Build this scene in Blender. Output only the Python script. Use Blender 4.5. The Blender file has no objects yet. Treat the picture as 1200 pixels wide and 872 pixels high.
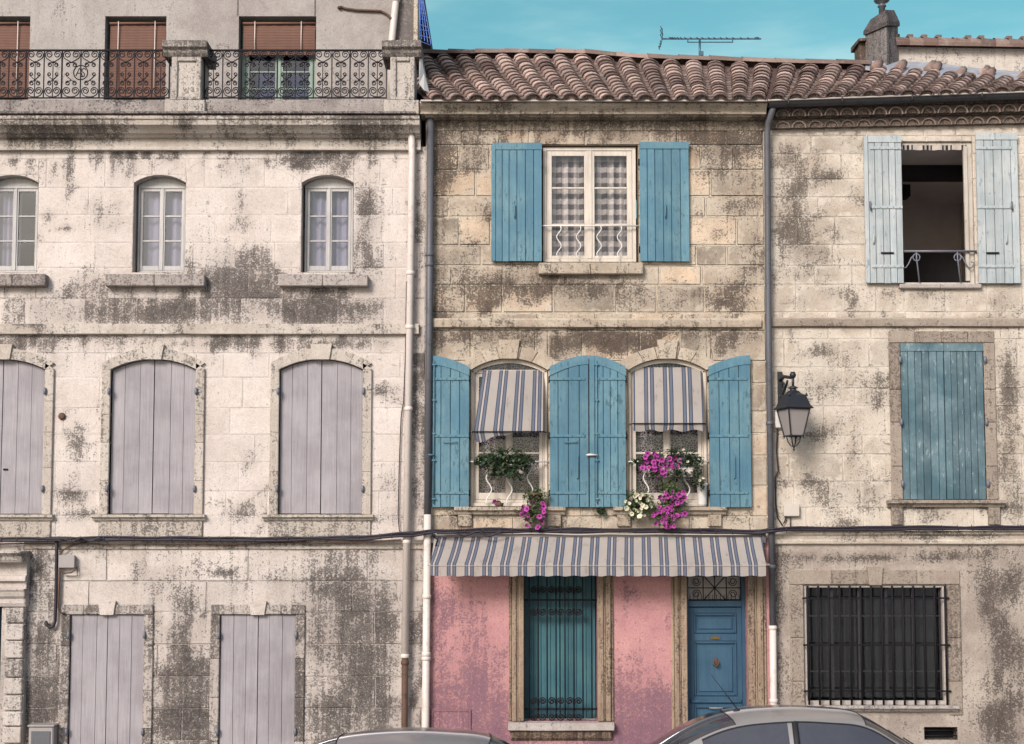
import bpy, math, random
from mathutils import Vector, noise as mnoise

R = random.Random(11)
SC = bpy.context.scene
COL = SC.collection
PI = math.pi

# ------------------------------------------------------------------ camera survey
# The facades were measured from the photograph: 1600 px focal length, eye 3.3 m up,
# 20 m from the street front, tilted up 4 degrees.  P() turns a measured row / column
# on a plane at distance y behind the street front into real metres.
TH = math.radians(4.0)
CY = 640 - 1600 * math.tan(TH)
EYE = 3.3
DIST = 20.0
def P(px, py, y=0.0):
    u = (px - 600) / 1600; v = (CY - py) / 1600
    dy = math.cos(TH) - v * math.sin(TH); dz = math.sin(TH) + v * math.cos(TH)
    t = (y + DIST) / dy
    return u * t, EYE + t * dz
def PX(px, py=640, y=0.0): return P(px, py, y)[0]
def PZ(py, y=0.0): return P(600, py, y)[1]
def RECT(x0, y0, x1, y1, y=0.0):
    ym = (y0 + y1) / 2
    return PX(x0, ym, y), PX(x1, ym, y), PZ(y1, y), PZ(y0, y)      # xa, xb, za, zb

def lin(r, g, b, k=1.0):
    def f(c):
        c /= 255
        return (c / 12.92 if c <= .04045 else ((c + .055) / 1.055) ** 2.4) * k
    return (f(r), f(g), f(b), 1)

# ------------------------------------------------------------------ mesh builder
class MB:
    def __init__(s):
        s.v = []; s.f = []; s.t = []; s.d = []; s.u = []; s.sm = []
    def add(s, vs, fs, smooth=False, tone=.5, dirt=0., u=0.):
        b = len(s.v); n = len(vs)
        s.v.extend(vs)
        s.t.extend(tone if isinstance(tone, list) else [tone] * n)
        s.d.extend(dirt if isinstance(dirt, list) else [dirt] * n)
        s.u.extend(u if isinstance(u, list) else [u] * n)
        for f in fs:
            s.f.append([i + b for i in f]); s.sm.append(smooth)
        return s
    def box(s, x0, x1, y0, y1, z0, z1, c=.004, **k):
        if x0 > x1: x0, x1 = x1, x0
        if y0 > y1: y0, y1 = y1, y0
        if z0 > z1: z0, z1 = z1, z0
        c = min(c, (x1 - x0) * .3, (y1 - y0) * .3, (z1 - z0) * .3)
        lo = (x0, y0, z0); hi = (x1, y1, z1); vs = []; ix = {}
        for sx in (0, 1):
            for sy in (0, 1):
                for sz in (0, 1):
                    sg = (sx, sy, sz)
                    for a in range(3):
                        p = []
                        for q in range(3):
                            e = (lo, hi)[sg[q]][q]
                            if q != a: e += c if sg[q] == 0 else -c
                            p.append(e)
                        ix[sg, a] = len(vs); vs.append(tuple(p))
        fs = []
        for a in range(3):
            b, d = (a + 1) % 3, (a + 2) % 3
            for sa in (0, 1):
                q = []
                for sb, sd in ((0, 0), (1, 0), (1, 1), (0, 1)):
                    sg = [0, 0, 0]; sg[a] = sa; sg[b] = sb; sg[d] = sd
                    q.append(ix[tuple(sg), a])
                fs.append(q if sa else q[::-1])
        for a in range(3):
            b, d = (a + 1) % 3, (a + 2) % 3
            for sb in (0, 1):
                for sd in (0, 1):
                    g0 = [0, 0, 0]; g1 = [0, 0, 0]
                    g0[b] = g1[b] = sb; g0[d] = g1[d] = sd; g1[a] = 1
                    fs.append([ix[tuple(g0), b], ix[tuple(g1), b], ix[tuple(g1), d], ix[tuple(g0), d]])
        for sg in [(i, j, k2) for i in (0, 1) for j in (0, 1) for k2 in (0, 1)]:
            fs.append([ix[sg, 0], ix[sg, 1], ix[sg, 2]])
        return s.add(vs, fs, **k)
    def hexa(s, x0, x1, y0, y1, z0, zl, zr, z0r=None, **k):
        z0r = z0 if z0r is None else z0r
        vs = [(x0, y0, z0), (x1, y0, z0r), (x1, y1, z0r), (x0, y1, z0), (x0, y0, zl), (x1, y0, zr), (x1, y1, zr), (x0, y1, zl)]
        return s.add(vs, [(0, 1, 5, 4), (1, 2, 6, 5), (2, 3, 7, 6), (3, 0, 4, 7), (4, 5, 6, 7), (3, 2, 1, 0)], **k)
    def profile(s, pts, x0, x1, step=.15, df=None, closed=False, **k):
        """pts: (y, z) outline swept along x"""
        n = max(1, int(round(abs(x1 - x0) / step))); m = len(pts); vs = []; fs = []; ds = []
        for i in range(n + 1):
            x = x0 + (x1 - x0) * i / n
            for (y, z) in pts:
                j = .004 * mnoise.noise(Vector((x * 3, z * 5, y * 5)))
                vs.append((x, y + j, z + j)); ds.append(df(x, z) if df else 0)
        mm = m if closed else m - 1
        for i in range(n):
            for q in range(mm):
                q2 = (q + 1) % m
                fs.append((i * m + q, i * m + q2, (i + 1) * m + q2, (i + 1) * m + q))
        fs.append(list(range(m))); fs.append([n * m + q for q in range(m)][::-1])
        if df: k['dirt'] = ds
        return s.add(vs, fs, **k)
    def prism(s, poly, y0, y1, **k):
        """poly: (x, z) outline given thickness from y0 to y1"""
        n = len(poly)
        vs = [(x, y0, z) for x, z in poly] + [(x, y1, z) for x, z in poly]
        fs = [list(range(n)), [n + i for i in range(n)][::-1]] + [(i, (i + 1) % n, n + (i + 1) % n, n + i) for i in range(n)]
        return s.add(vs, fs, **k)
    def tube(s, pts, r, n=6, cap=True, **k):
        pts = [Vector(p) for p in pts]; vs = []; fs = []; m = len(pts)
        rr = r if isinstance(r, list) else [r] * m
        prev = None
        for i, p in enumerate(pts):
            t = (pts[min(i + 1, m - 1)] - pts[max(i - 1, 0)])
            t = t.normalized() if t.length > 1e-9 else Vector((0, 0, 1))
            if prev is None:
                a = Vector((0, 1, 0)) if abs(t.y) < .9 else Vector((1, 0, 0))
                b = t.cross(a).normalized()
            else:
                b = (prev - t * prev.dot(t))
                b = b.normalized() if b.length > 1e-6 else t.orthogonal().normalized()
            prev = b; c = t.cross(b)
            for q in range(n):
                an = 2 * PI * (q + .5) / n
                vs.append(tuple(p + (b * math.cos(an) + c * math.sin(an)) * rr[i]))
        for i in range(m - 1):
            for q in range(n):
                fs.append((i * n + q, i * n + (q + 1) % n, (i + 1) * n + (q + 1) % n, (i + 1) * n + q))
        if cap:
            fs.append(list(range(n))[::-1]); fs.append([(m - 1) * n + q for q in range(n)])
        k.setdefault('smooth', n > 4)
        return s.add(vs, fs, **k)
    def lathe(s, prof, cx, cy, cz, n=14, **k):
        vs = []; fs = []; m = len(prof)
        for (r, z) in prof:
            for q in range(n):
                a = 2 * PI * q / n
                vs.append((cx + r * math.cos(a), cy + r * math.sin(a), cz + z))
        for i in range(m - 1):
            for q in range(n):
                fs.append((i * n + q, i * n + (q + 1) % n, (i + 1) * n + (q + 1) % n, (i + 1) * n + q))
        fs.append(list(range(n))[::-1]); fs.append([(m - 1) * n + q for q in range(n)])
        k.setdefault('smooth', True)
        return s.add(vs, fs, **k)
    def sheet(s, fn, nu, nv, smooth=True, **k):
        """fn(a, b) -> (x, y, z[, u])"""
        vs = []; us = []
        for j in range(nv + 1):
            for i in range(nu + 1):
                p = fn(i / nu, j / nv); vs.append(tuple(p[:3])); us.append(p[3] if len(p) > 3 else 0)
        fs = [(j * (nu + 1) + i, j * (nu + 1) + i + 1, (j + 1) * (nu + 1) + i + 1, (j + 1) * (nu + 1) + i) for j in range(nv) for i in range(nu)]
        return s.add(vs, fs, smooth=smooth, u=us, **k)
    def build(s, name, m, parent=None, **props):
        me = bpy.data.meshes.new(name)
        me.from_pydata(s.v, [], s.f)
        me.polygons.foreach_set('use_smooth', s.sm)
        for nm, vals in (('tone', s.t), ('dirt', s.d), ('u', s.u)):
            at = me.attributes.new(nm, 'FLOAT', 'POINT'); at.data.foreach_set('value', vals)
        me.materials.append(m)
        me.validate(); me.update()
        o = bpy.data.objects.new(name, me); COL.objects.link(o)
        if parent is not None:
            o.parent = parent
            if parent.type == 'EMPTY': o.location = -parent.location
        for q, w in props.items(): o[q] = w
        return o

def thing(name, loc, label, cat, group=None):
    o = bpy.data.objects.new(name, None); COL.objects.link(o)
    o.location = loc; o['label'] = label; o['category'] = cat
    o.empty_display_size = .2
    if group: o['group'] = group
    return o

# ------------------------------------------------------------------ materials
class G:
    def __init__(s, name):
        s.m = bpy.data.materials.new(name); s.m.use_nodes = True
        s.nt = s.m.node_tree; s.nt.nodes.clear()
        s.out = s.nt.nodes.new('ShaderNodeOutputMaterial')
        s.co = s.n('ShaderNodeTexCoord').outputs['Object']
    def n(s, t, ins=None, **props):
        nd = s.nt.nodes.new(t)
        for a, b in props.items(): setattr(nd, a, b)
        for a, b in (ins or {}).items(): s.put(nd.inputs[a], b)
        return nd
    def put(s, sock, v):
        if isinstance(v, bpy.types.NodeSocket): s.nt.links.new(v, sock)
        else: sock.default_value = v
    def attr(s, nm): return s.n('ShaderNodeAttribute', attribute_name=nm).outputs['Fac']
    def scale(s, v, sc, co=None):
        return s.n('ShaderNodeMapping', {'Vector': co or s.co, 'Scale': sc, 'Location': v}).outputs[0]
    def noise(s, sc, det=6, ro=.6, co=None, dist=0.):
        return s.n('ShaderNodeTexNoise', {'Vector': co or s.co, 'Scale': sc, 'Detail': det, 'Roughness': ro, 'Distortion': dist}).outputs[0]
    def ma(s, op, a, b=0., c=None):
        nd = s.n('ShaderNodeMath', operation=op); s.put(nd.inputs[0], a); s.put(nd.inputs[1], b)
        if c is not None: s.put(nd.inputs[2], c)
        return nd.outputs[0]
    def ss(s, x, lo, hi, a=0., b=1.):
        nd = s.n('ShaderNodeMapRange', interpolation_type='SMOOTHSTEP')
        for i, v in enumerate((x, lo, hi, a, b)): s.put(nd.inputs[i], v)
        return nd.outputs[0]
    def mix(s, f, a, b, mode='MIX'):
        nd = s.n('ShaderNodeMix', data_type='RGBA', blend_type=mode)
        s.put(nd.inputs[0], f); s.put(nd.inputs[6], a); s.put(nd.inputs[7], b)
        return nd.outputs[2]
    def mul(s, colr, f):
        """colour times a scalar"""
        nd = s.n('ShaderNodeVectorMath', operation='SCALE'); s.put(nd.inputs[0], colr if isinstance(colr, bpy.types.NodeSocket) else colr[:3]); s.put(nd.inputs['Scale'], f)
        return nd.outputs[0]
    def bump(s, h, st=.4, d=.02):
        return s.n('ShaderNodeBump', {'Height': h, 'Strength': st, 'Distance': d}).outputs[0]
    def bsdf(s, colr, rough=.85, nrm=None, metal=0., spec=.3, **k):
        ins = {'Base Color': colr, 'Roughness': rough, 'Metallic': metal, 'Specular IOR Level': spec}
        ins.update(k)
        nd = s.n('ShaderNodeBsdfPrincipled', ins)
        if nrm is not None: s.put(nd.inputs['Normal'], nrm)
        return nd.outputs[0]
    def done(s, sh):
        s.nt.links.new(sh, s.out.inputs[0]); return s.m

def wall_mat(name, pale, mid, dark, tone_amt=.2, patch=(.35, .65), streak=.5, damp=None, speck=.5, sc=1.0, joint=None, tint=None, smear=.0, grime=.1, jk=.5, blk=.7, flake=.28):
    g = G(name); mid2 = tuple(.5 * (a + b) * .8 for a, b in zip(mid, dark))[:3] + (1,)
    big = g.noise(.8 * sc, 7, .62); med = g.noise(3.6 * sc, 11, .68, dist=.4); fin = g.noise(38, 6, .72)
    grain = g.noise(140, 3, .7)
    st = g.noise(2.2, 9, .68, co=g.scale((0, 0, 0), (6.5, 1, .32)))
    base = g.mix(g.ss(g.ma('ADD', g.ma('MULTIPLY', big, .6), g.ma('MULTIPLY', med, .4)), *patch), mid, pale)
    sm = g.ss(g.ma('ADD', g.attr('u'), g.ma('MULTIPLY', g.ma('SUBTRACT', g.noise(6.5, 8, .7, co=g.scale((9, 2, 4), (1, 1, 1))), .5), 2.6)), .35, .8)
    tone = g.attr('tone')
    if tint is not None:
        base = g.mix(g.ss(tone, .62, 1., 0, .55), base, tint)
    tm = g.ss(g.noise(1.3, 6, .6, co=g.scale((7, 3, 5), (1, 1, 1))), .35, .62)     # where the render has come away from the stones
    tv = g.ma('MULTIPLY_ADD', g.ma('MULTIPLY', g.ma('SUBTRACT', tone, .5), tm), tone_amt * 2, 1.)
    base = g.mul(base, tv)
    base = g.mix(g.ma('MULTIPLY', sm, smear), base, pale)
    da = g.attr('dirt'); m2 = g.noise(11 * sc, 10, .78, co=g.scale((3, 1, 7), (1, 1, 1)), dist=.6)
    d = g.ma('ADD', g.ma('MULTIPLY_ADD', da, 1.0, grime), g.ma('MULTIPLY', g.ma('SUBTRACT', med, .5), 1.3))
    d = g.ma('ADD', d, g.ma('MULTIPLY', g.ma('SUBTRACT', big, .5), 1.0))
    d = g.ma('ADD', d, g.ma('MULTIPLY', g.ma('MULTIPLY', g.ma('SUBTRACT', tone, .5), da), blk))
    d = g.ma('ADD', d, g.ma('MULTIPLY', g.ma('SUBTRACT', m2, .5), 2.3))
    d = g.ma('ADD', d, g.ma('MULTIPLY', g.ma('SUBTRACT', st, .5), streak * 1.9))
    d = g.ma('ADD', d, g.ma('MULTIPLY', g.ma('SUBTRACT', fin, .5), 3.4))
    dm = g.ss(d, .38, .84)
    dsoft = g.ss(g.ma('ADD', da, g.ma('MULTIPLY', g.ma('SUBTRACT', big, .5), .8)), .0, .9)
    base = g.mix(g.ma('MULTIPLY', dsoft, .27), base, mid2)
    dkv = g.mix(g.ss(g.ma('ADD', g.ma('MULTIPLY', m2, .5), g.ma('MULTIPLY', fin, .5)), .46, .64), dark, mid2)
    base = g.mix(g.ma('MULTIPLY', dm, .9), base, dkv)
    jl = g.ma('MULTIPLY', g.ss(g.attr('u'), .64, .93), g.ss(g.noise(2.6, 6, .65, co=g.scale((6, 6, 1), (1, 1, 1))), .42, .58))
    base = g.mix(g.ma('MULTIPLY', jl, jk), base, dark)
    sp = g.ss(g.noise(24, 5, .82), .63, .70)
    sp = g.ma('MULTIPLY', sp, g.ss(g.noise(1.9, 5, .6, co=g.scale((2, 9, 1), (1, 1, 1))), .45, .62))
    base = g.mix(g.ma('MULTIPLY', sp, speck), base, dark)
    lt = g.ss(g.noise(11, 8, .75, co=g.scale((4, 1, 8), (1, 1, 1))), .58, .68)
    base = g.mix(g.ma('MULTIPLY', lt, flake), base, pale)
    ve = g.n('ShaderNodeTexVoronoi', {'Vector': g.n('ShaderNodeMix', {0: .16, 4: g.co, 5: g.n('ShaderNodeTexNoise', {'Vector': g.co, 'Scale': 3.}).outputs[1]}, data_type='VECTOR').outputs[1], 'Scale': .9}, feature='DISTANCE_TO_EDGE').outputs[0]
    ck = g.ma('MULTIPLY', g.ss(ve, .0, .009, 1, 0), g.ss(g.noise(1.1, 4, .6, co=g.scale((1, 5, 3), (1, 1, 1))), .52, .6))
    base = g.mix(g.ma('MULTIPLY', ck, .22), base, dark)
    base = g.mul(base, g.ma('MULTIPLY_ADD', m2, .7, .65))
    base = g.mul(base, g.ma('MULTIPLY_ADD', fin, 1.1, .46))
    base = g.mul(base, g.ma('MULTIPLY_ADD', grain, .7, .66))
    h = g.ma('ADD', g.ma('ADD', g.ma('MULTIPLY', med, 1.), g.ma('MULTIPLY', fin, .5)), g.ma('MULTIPLY', dm, -.35))
    return g.done(g.bsdf(base, .93, g.bump(h, .55, .03), spec=.15))

def paint_mat(name, colr, worn, chip, wear=.5, dark=None, rough=.55, grain=True, gloss=.35):
    g = G(name)
    gr = g.noise(14, 9, .75, co=g.scale((0, 0, 0), (3.2, 3.2, .14)))
    big = g.noise(1.6, 6, .62); chipn = g.noise(15, 8, .74, co=g.scale((3, 0, 0), (1.3, 1, .45)))
    base = g.mix(g.ss(big, .36, .66), colr, worn)
    base = g.mul(base, g.ma('MULTIPLY_ADD', g.ma('SUBTRACT', g.attr('tone'), .5), .34, 1.))
    base = g.mul(base, g.ma('MULTIPLY_ADD', gr, 1.0, .52))
    ch = g.ss(g.ma('ADD', g.ma('MULTIPLY', chipn, .75), g.ma('MULTIPLY', big, .25)), .64 - .12 * wear, .70 - .12 * wear)
    base = g.mix(g.ma('MULTIPLY', ch, min(1, wear)), base, chip)
    if dark is not None:
        dk = g.ss(g.noise(20, 6, .8, co=g.scale((1, 4, 2), (1.2, 1, .5))), .61, .68)
        base = g.mix(g.ma('MULTIPLY', dk, .5), base, dark)
    h = g.ma('ADD', gr, g.ma('MULTIPLY', ch, -.6))
    return g.done(g.bsdf(base, g.ma('MULTIPLY_ADD', gr, .3, rough - .15), g.bump(h, .35, .006), spec=gloss))

def plain_mat(name, colr, rough=.5, metal=0., var=.25, sc=8, spec=.4, alt=None):
    g = G(name)
    n1 = g.noise(sc, 8, .65); n2 = g.noise(sc * 7, 4, .6)
    base = g.mul(colr, g.ma('MULTIPLY_ADD', n1, var * 2, 1 - var))
    if alt is not None:
        base = g.mix(g.ss(g.ma('ADD', g.ma('MULTIPLY', n1, .7), g.ma('MULTIPLY', n2, .3)), .5, .64), base, alt)
    return g.done(g.bsdf(base, g.ma('MULTIPLY_ADD', n2, .2, rough - .1), g.bump(n2, .15, .004), metal=metal, spec=spec))

def glass_mat(name, tint=(.75, .8, .82, 1), refl=.18, rough=.03, clear=1.):
    g = G(name)
    fr = g.n('ShaderNodeLayerWeight', {'Blend': .25}).outputs['Fresnel']
    wob = g.noise(2.2, 3, .5)
    gl = g.n('ShaderNodeBsdfGlossy', {'Color': (.9, .93, .95, 1), 'Roughness': rough, 'Normal': g.bump(wob, .04, .05)}).outputs[0]
    tr = g.n('ShaderNodeBsdfTransparent', {'Color': tint}).outputs[0]
    mx = g.n('ShaderNodeMixShader', {0: g.ma('MULTIPLY_ADD', fr, 1., refl), 1: tr, 2: gl})
    return g.done(mx.outputs[0])

K = .66
M = {}
M['wall1'] = wall_mat('aged_lime_render', lin(230, 218, 210, .68), lin(212, 198, 188, K), lin(72, 65, 63, .38), .12, (.36, .6), .55, speck=.75, grime=.07, jk=.35, smear=.5, blk=1.1)
M['wall1g'] = wall_mat('stained_lime_render', lin(226, 215, 207, .68), lin(198, 185, 176, .68), lin(64, 57, 56, .36), .26, (.38, .62), .75, speck=.8, grime=.03, jk=.9, blk=1.)
M['trim1'] = wall_mat('dressed_limestone', lin(222, 211, 200, K), lin(196, 183, 170, K), lin(78, 69, 68, .45), .14, (.36, .6), .7, speck=.5, sc=1.6)
M['wall2'] = wall_mat('brown_ashlar', lin(214, 200, 182, K), lin(172, 154, 136, K), lin(72, 61, 58, .5), .55, (.38, .62), .5, speck=.45, tint=lin(206, 178, 150, K), smear=.75, grime=.11, jk=.9, flake=.5)
M['mortar2'] = wall_mat('pale_mortar', lin(222, 208, 188, K), lin(190, 172, 150, K), lin(66, 55, 52, .5), .1, (.35, .6), .4, speck=.9, sc=2.)
M['wall3'] = wall_mat('flaking_cream_render', lin(228, 216, 201, K), lin(194, 179, 163, K), lin(80, 69, 64, .5), .22, (.38, .6), .45, speck=.8, sc=1.2, smear=.85, grime=.11, jk=.75, flake=.5)
M['wall3g'] = wall_mat('greyed_cement_render', lin(200, 187, 174, K), lin(164, 150, 140, K), lin(70, 60, 58, .5), .2, (.38, .6), .5, speck=.9, sc=1.2, grime=.12, flake=.35)
M['pierstone'] = wall_mat('pale_pier_stone', lin(218, 208, 198, K), lin(188, 177, 168, K), lin(76, 67, 68, .5), .2, (.36, .6), .6, speck=.6, sc=1.8)
M['trim2'] = wall_mat('yellowed_limestone', lin(212, 197, 178, K), lin(180, 163, 145, K), lin(72, 62, 55, .5), .3, (.36, .6), .8, speck=.6, sc=1.5)
M['trim3'] = wall_mat('grey_dressed_stone', lin(186, 172, 158, K), lin(160, 145, 132, K), lin(96, 84, 78, .55), .16, (.36, .6), .5, speck=.4, sc=1.8)
M['pink'] = wall_mat('pink_lime_render', lin(216, 164, 160, .7), lin(192, 140, 142, .68), lin(122, 92, 108, .7), .1, (.34, .64), .5, speck=.5, sc=.9, grime=.11)
M['jamb'] = wall_mat('weathered_brown_jamb_stone', lin(184, 162, 140, K), lin(146, 124, 108, K), lin(66, 54, 50, .6), .25, (.36, .6), 1.4, speck=.7, sc=2.)
M['parapet'] = wall_mat('grey_parapet_stone', lin(186, 176, 170, K), lin(146, 136, 132, K), lin(66, 58, 62, .5), .2, (.38, .6), .7, speck=.7, sc=1.8)
M['attic'] = wall_mat('grey_attic_render', lin(196, 188, 182, K), lin(166, 157, 152, K), lin(110, 102, 100, .6), .1, (.36, .62), .7, speck=.25)
M['grey_paint'] = paint_mat('lilac_grey_paint', lin(184, 177, 181, .55), lin(166, 158, 163, .55), lin(130, 120, 124, .5), .3, rough=.6)
M['blue_paint'] = paint_mat('weathered_blue_paint', lin(88, 136, 158, .54), lin(116, 158, 172, .54), lin(60, 104, 122, .5), .75, dark=lin(40, 66, 78, .5), rough=.6)
M['deep_blue'] = paint_mat('door_blue_paint', lin(58, 98, 128, .44), lin(72, 112, 140, .44), lin(36, 62, 84, .5), .3, rough=.5)
M['teal_paint'] = paint_mat('teal_shutter_paint', lin(62, 112, 126, .6), lin(78, 128, 136, .6), lin(110, 150, 150, .6), .3, rough=.6)
M['pale_blue'] = paint_mat('flaked_pale_blue_paint', lin(186, 196, 198, .58), lin(206, 210, 210, .6), lin(118, 146, 158, .66), .7, dark=lin(92, 112, 122, .6), rough=.7)
M['worn_blue'] = paint_mat('worn_teal_paint', lin(82, 114, 126, .5), lin(122, 148, 156, .54), lin(174, 190, 194, .6), .75, dark=lin(44, 72, 82, .6), rough=.7)
M['cream_paint'] = paint_mat('cream_window_paint', lin(226, 214, 200, K), lin(212, 200, 186, K), lin(160, 146, 130, K), .3, rough=.5)
M['white_paint'] = paint_mat('grey_white_window_paint', lin(200, 196, 192, K), lin(184, 180, 178, K), lin(140, 134, 132, K), .25, rough=.5)
M['green_paint'] = paint_mat('pale_green_paint', lin(150, 168, 154, K), lin(138, 156, 144, K), lin(110, 120, 112, K), .3)
M['old_wood'] = paint_mat('flaked_white_wood', lin(206, 198, 186, K), lin(190, 178, 164, K), lin(120, 104, 92, .6), .7)
M['iron'] = plain_mat('black_wrought_iron', lin(38, 34, 40, .45), .7, .1, .4, 30, spec=.2)
M['lamp_black'] = plain_mat('black_lamp_enamel', lin(52, 54, 60, .6), .42, .2, .25, 14)
M['white_iron'] = plain_mat('white_painted_iron', lin(232, 228, 222, .7), .5, 0, .15, 20)
M['grey_iron'] = plain_mat('grey_painted_iron', lin(120, 122, 132, .7), .5, .2, .2, 20)
M['zinc_dark'] = plain_mat('dark_zinc', lin(104, 104, 110, .66), .55, .15, .25, 6, alt=lin(84, 84, 90, .66))
M['pvc'] = plain_mat('cream_pipe_plastic', lin(222, 210, 202, .74), .45, 0, .1, 5, alt=lin(206, 192, 182, .7))
M['rust'] = plain_mat('rusty_cast_iron', lin(110, 82, 66, .6), .75, .1, .5, 14, alt=lin(52, 44, 44, .6))
M['gutter_black'] = plain_mat('black_gutter_metal', lin(74, 72, 76, .6), .5, .3, .3, 5, alt=lin(54, 52, 56, .6))
M['gutter_lip'] = plain_mat('pale_gutter_lip', lin(196, 186, 176, K), .5, .1, .2, 5)
M['zinc_pale'] = plain_mat('pale_lead_flashing', lin(176, 180, 190, .6), .6, .1, .35, 5, alt=lin(206, 206, 210, .6))
M['cable'] = plain_mat('black_cable_rubber', lin(52, 44, 56, .5), .6, 0, .3, 30)
M['box_grey'] = plain_mat('grey_box_plastic', lin(168, 160, 158, K), .5, 0, .12, 6)
M['box_white'] = plain_mat('white_box_plastic', lin(214, 204, 192, K), .5, 0, .12, 6)
M['dark_room'] = plain_mat('dim_room_plaster', lin(226, 216, 212, .85), .9, 0, .2, 3)
M['dark_beam'] = plain_mat('dark_ceiling_beam', lin(52, 46, 50, .5), .8, 0, .4, 6)
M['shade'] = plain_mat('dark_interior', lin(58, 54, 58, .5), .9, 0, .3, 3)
M['navy'] = plain_mat('sky_reflection_blue', lin(70, 80, 122, .6), .9, 0, .3, 2, spec=.05)  # attic backing coloured blue to stand in for sky reflected in the panes
M['grey_blind'] = plain_mat('grey_hanging_cloth', lin(74, 76, 78, .5), .95, 0, .3, 2, spec=.05)
M['glass'] = glass_mat('window_glass', (.9, .9, .9, 1), .03)
M['glass1'] = glass_mat('sky_reflecting_glass', (.88, .86, .92, 1), .05)
M['glass_dark'] = glass_mat('dim_glass', (.85, .84, .84, 1), .03)
M['brass'] = plain_mat('tarnished_brass', lin(150, 122, 70, .7), .4, .8, .3, 20)

def frosted():
    g = G('frosted_lamp_glass'); c = lin(214, 204, 200, .72)
    a = g.bsdf(c, .35, spec=.5); b = g.n('ShaderNodeBsdfTranslucent', {'Color': c}).outputs[0]
    return g.done(g.n('ShaderNodeMixShader', {0: .55, 1: a, 2: b}).outputs[0])
M['frosted'] = frosted()
M['blue_wire'] = plain_mat('blue_painted_wire', lin(70, 110, 190, .7), .5, .1, .2, 20)
M['alu'] = plain_mat('weathered_aluminium', lin(84, 110, 128, .7), .45, .5, .2, 20)
M['sill'] = wall_mat('pale_sill_stone', lin(206, 196, 190, K), lin(182, 170, 162, K), lin(96, 86, 84, .6), .15, (.36, .6), .6, speck=.5, sc=2.)

def tile_mat():
    g = G('old_canal_tile')
    t = g.attr('tone'); n1 = g.noise(5, 8, .7); n2 = g.noise(30, 6, .7)
    base = g.mix(t, lin(112, 84, 78, .66), lin(212, 180, 166, .8))
    base = g.mix(g.ss(n1, .48, .72, 0, .75), base, lin(212, 198, 190, .74))
    base = g.mix(g.ss(g.noise(13, 7, .75, co=g.scale((5, 2, 1), (1, 1, 1))), .54, .68, 0, .8), base, lin(84, 66, 68, .6))
    base = g.mix(g.attr('dirt'), base, lin(118, 104, 96, .6))
    base = g.mix(g.ma('MULTIPLY', g.ss(g.ma('ADD', g.attr('u'), g.ma('MULTIPLY', g.ma('SUBTRACT', n1, .5), .5)), .78, .99), .75), base, lin(62, 52, 50, .5))  # shadow under each tile's lower lip, put into the colour as a dark band
    base = g.mul(base, g.ma('MULTIPLY_ADD', n2, .5, .75))
    return g.done(g.bsdf(base, .88, g.bump(g.ma('ADD', n1, g.ma('MULTIPLY', n2, .4)), .4, .01), spec=.2))
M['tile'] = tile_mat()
M['tile_dark'] = plain_mat('dark_clay', lin(96, 70, 64, .6), .9, 0, .4, 8)  # plain dark clay brown for the roof beds
M['mortar_old'] = wall_mat('old_bedding_mortar', lin(168, 152, 138, .6), lin(124, 108, 98, .6), lin(60, 50, 48, .6), .2, (.4, .6), .3, speck=.8, sc=3.)

def stripe_mat(name, k=.74, trans=.4):
    """grey-white canvas with pairs of blue bands; u counts the repeats across the cloth"""
    g = G(name)
    u = g.ma('FRACT', g.attr('u'))
    blue = lin(80, 96, 126, k); gb = lin(130, 134, 146, k); cream = lin(216, 202, 190, k); grey = lin(204, 194, 186, k)
    nd = g.n('ShaderNodeValToRGB', {0: u}); cr = nd.color_ramp; cr.interpolation = 'CONSTANT'
    st = [(0, grey), (.215, blue), (.265, gb), (.385, blue), (.43, cream), (.53, blue), (.575, gb), (.695, blue), (.745, grey)]
    while len(cr.elements) < len(st): cr.elements.new(.5)
    for e, (p, c) in zip(cr.elements, st): e.position = p; e.color = c
    n = g.noise(2.5, 7, .6); f = g.noise(160, 2, .5)
    base = g.mul(nd.outputs[0], g.ma('MULTIPLY_ADD', n, .3, .86))
    base = g.mix(g.ss(g.noise(6, 6, .7, co=g.scale((0, 0, 0), (1.5, 1, .5))), .52, .76, 0, .55), base, lin(128, 112, 104, .6))
    b = g.bsdf(base, .9, g.bump(f, .2, .003), spec=.1)
    tl = g.n('ShaderNodeBsdfTranslucent', {'Color': base}).outputs[0]
    return g.done(g.n('ShaderNodeMixShader', {0: trans, 1: b, 2: tl}).outputs[0])
M['stripe'] = stripe_mat('blue_striped_canvas')

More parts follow.
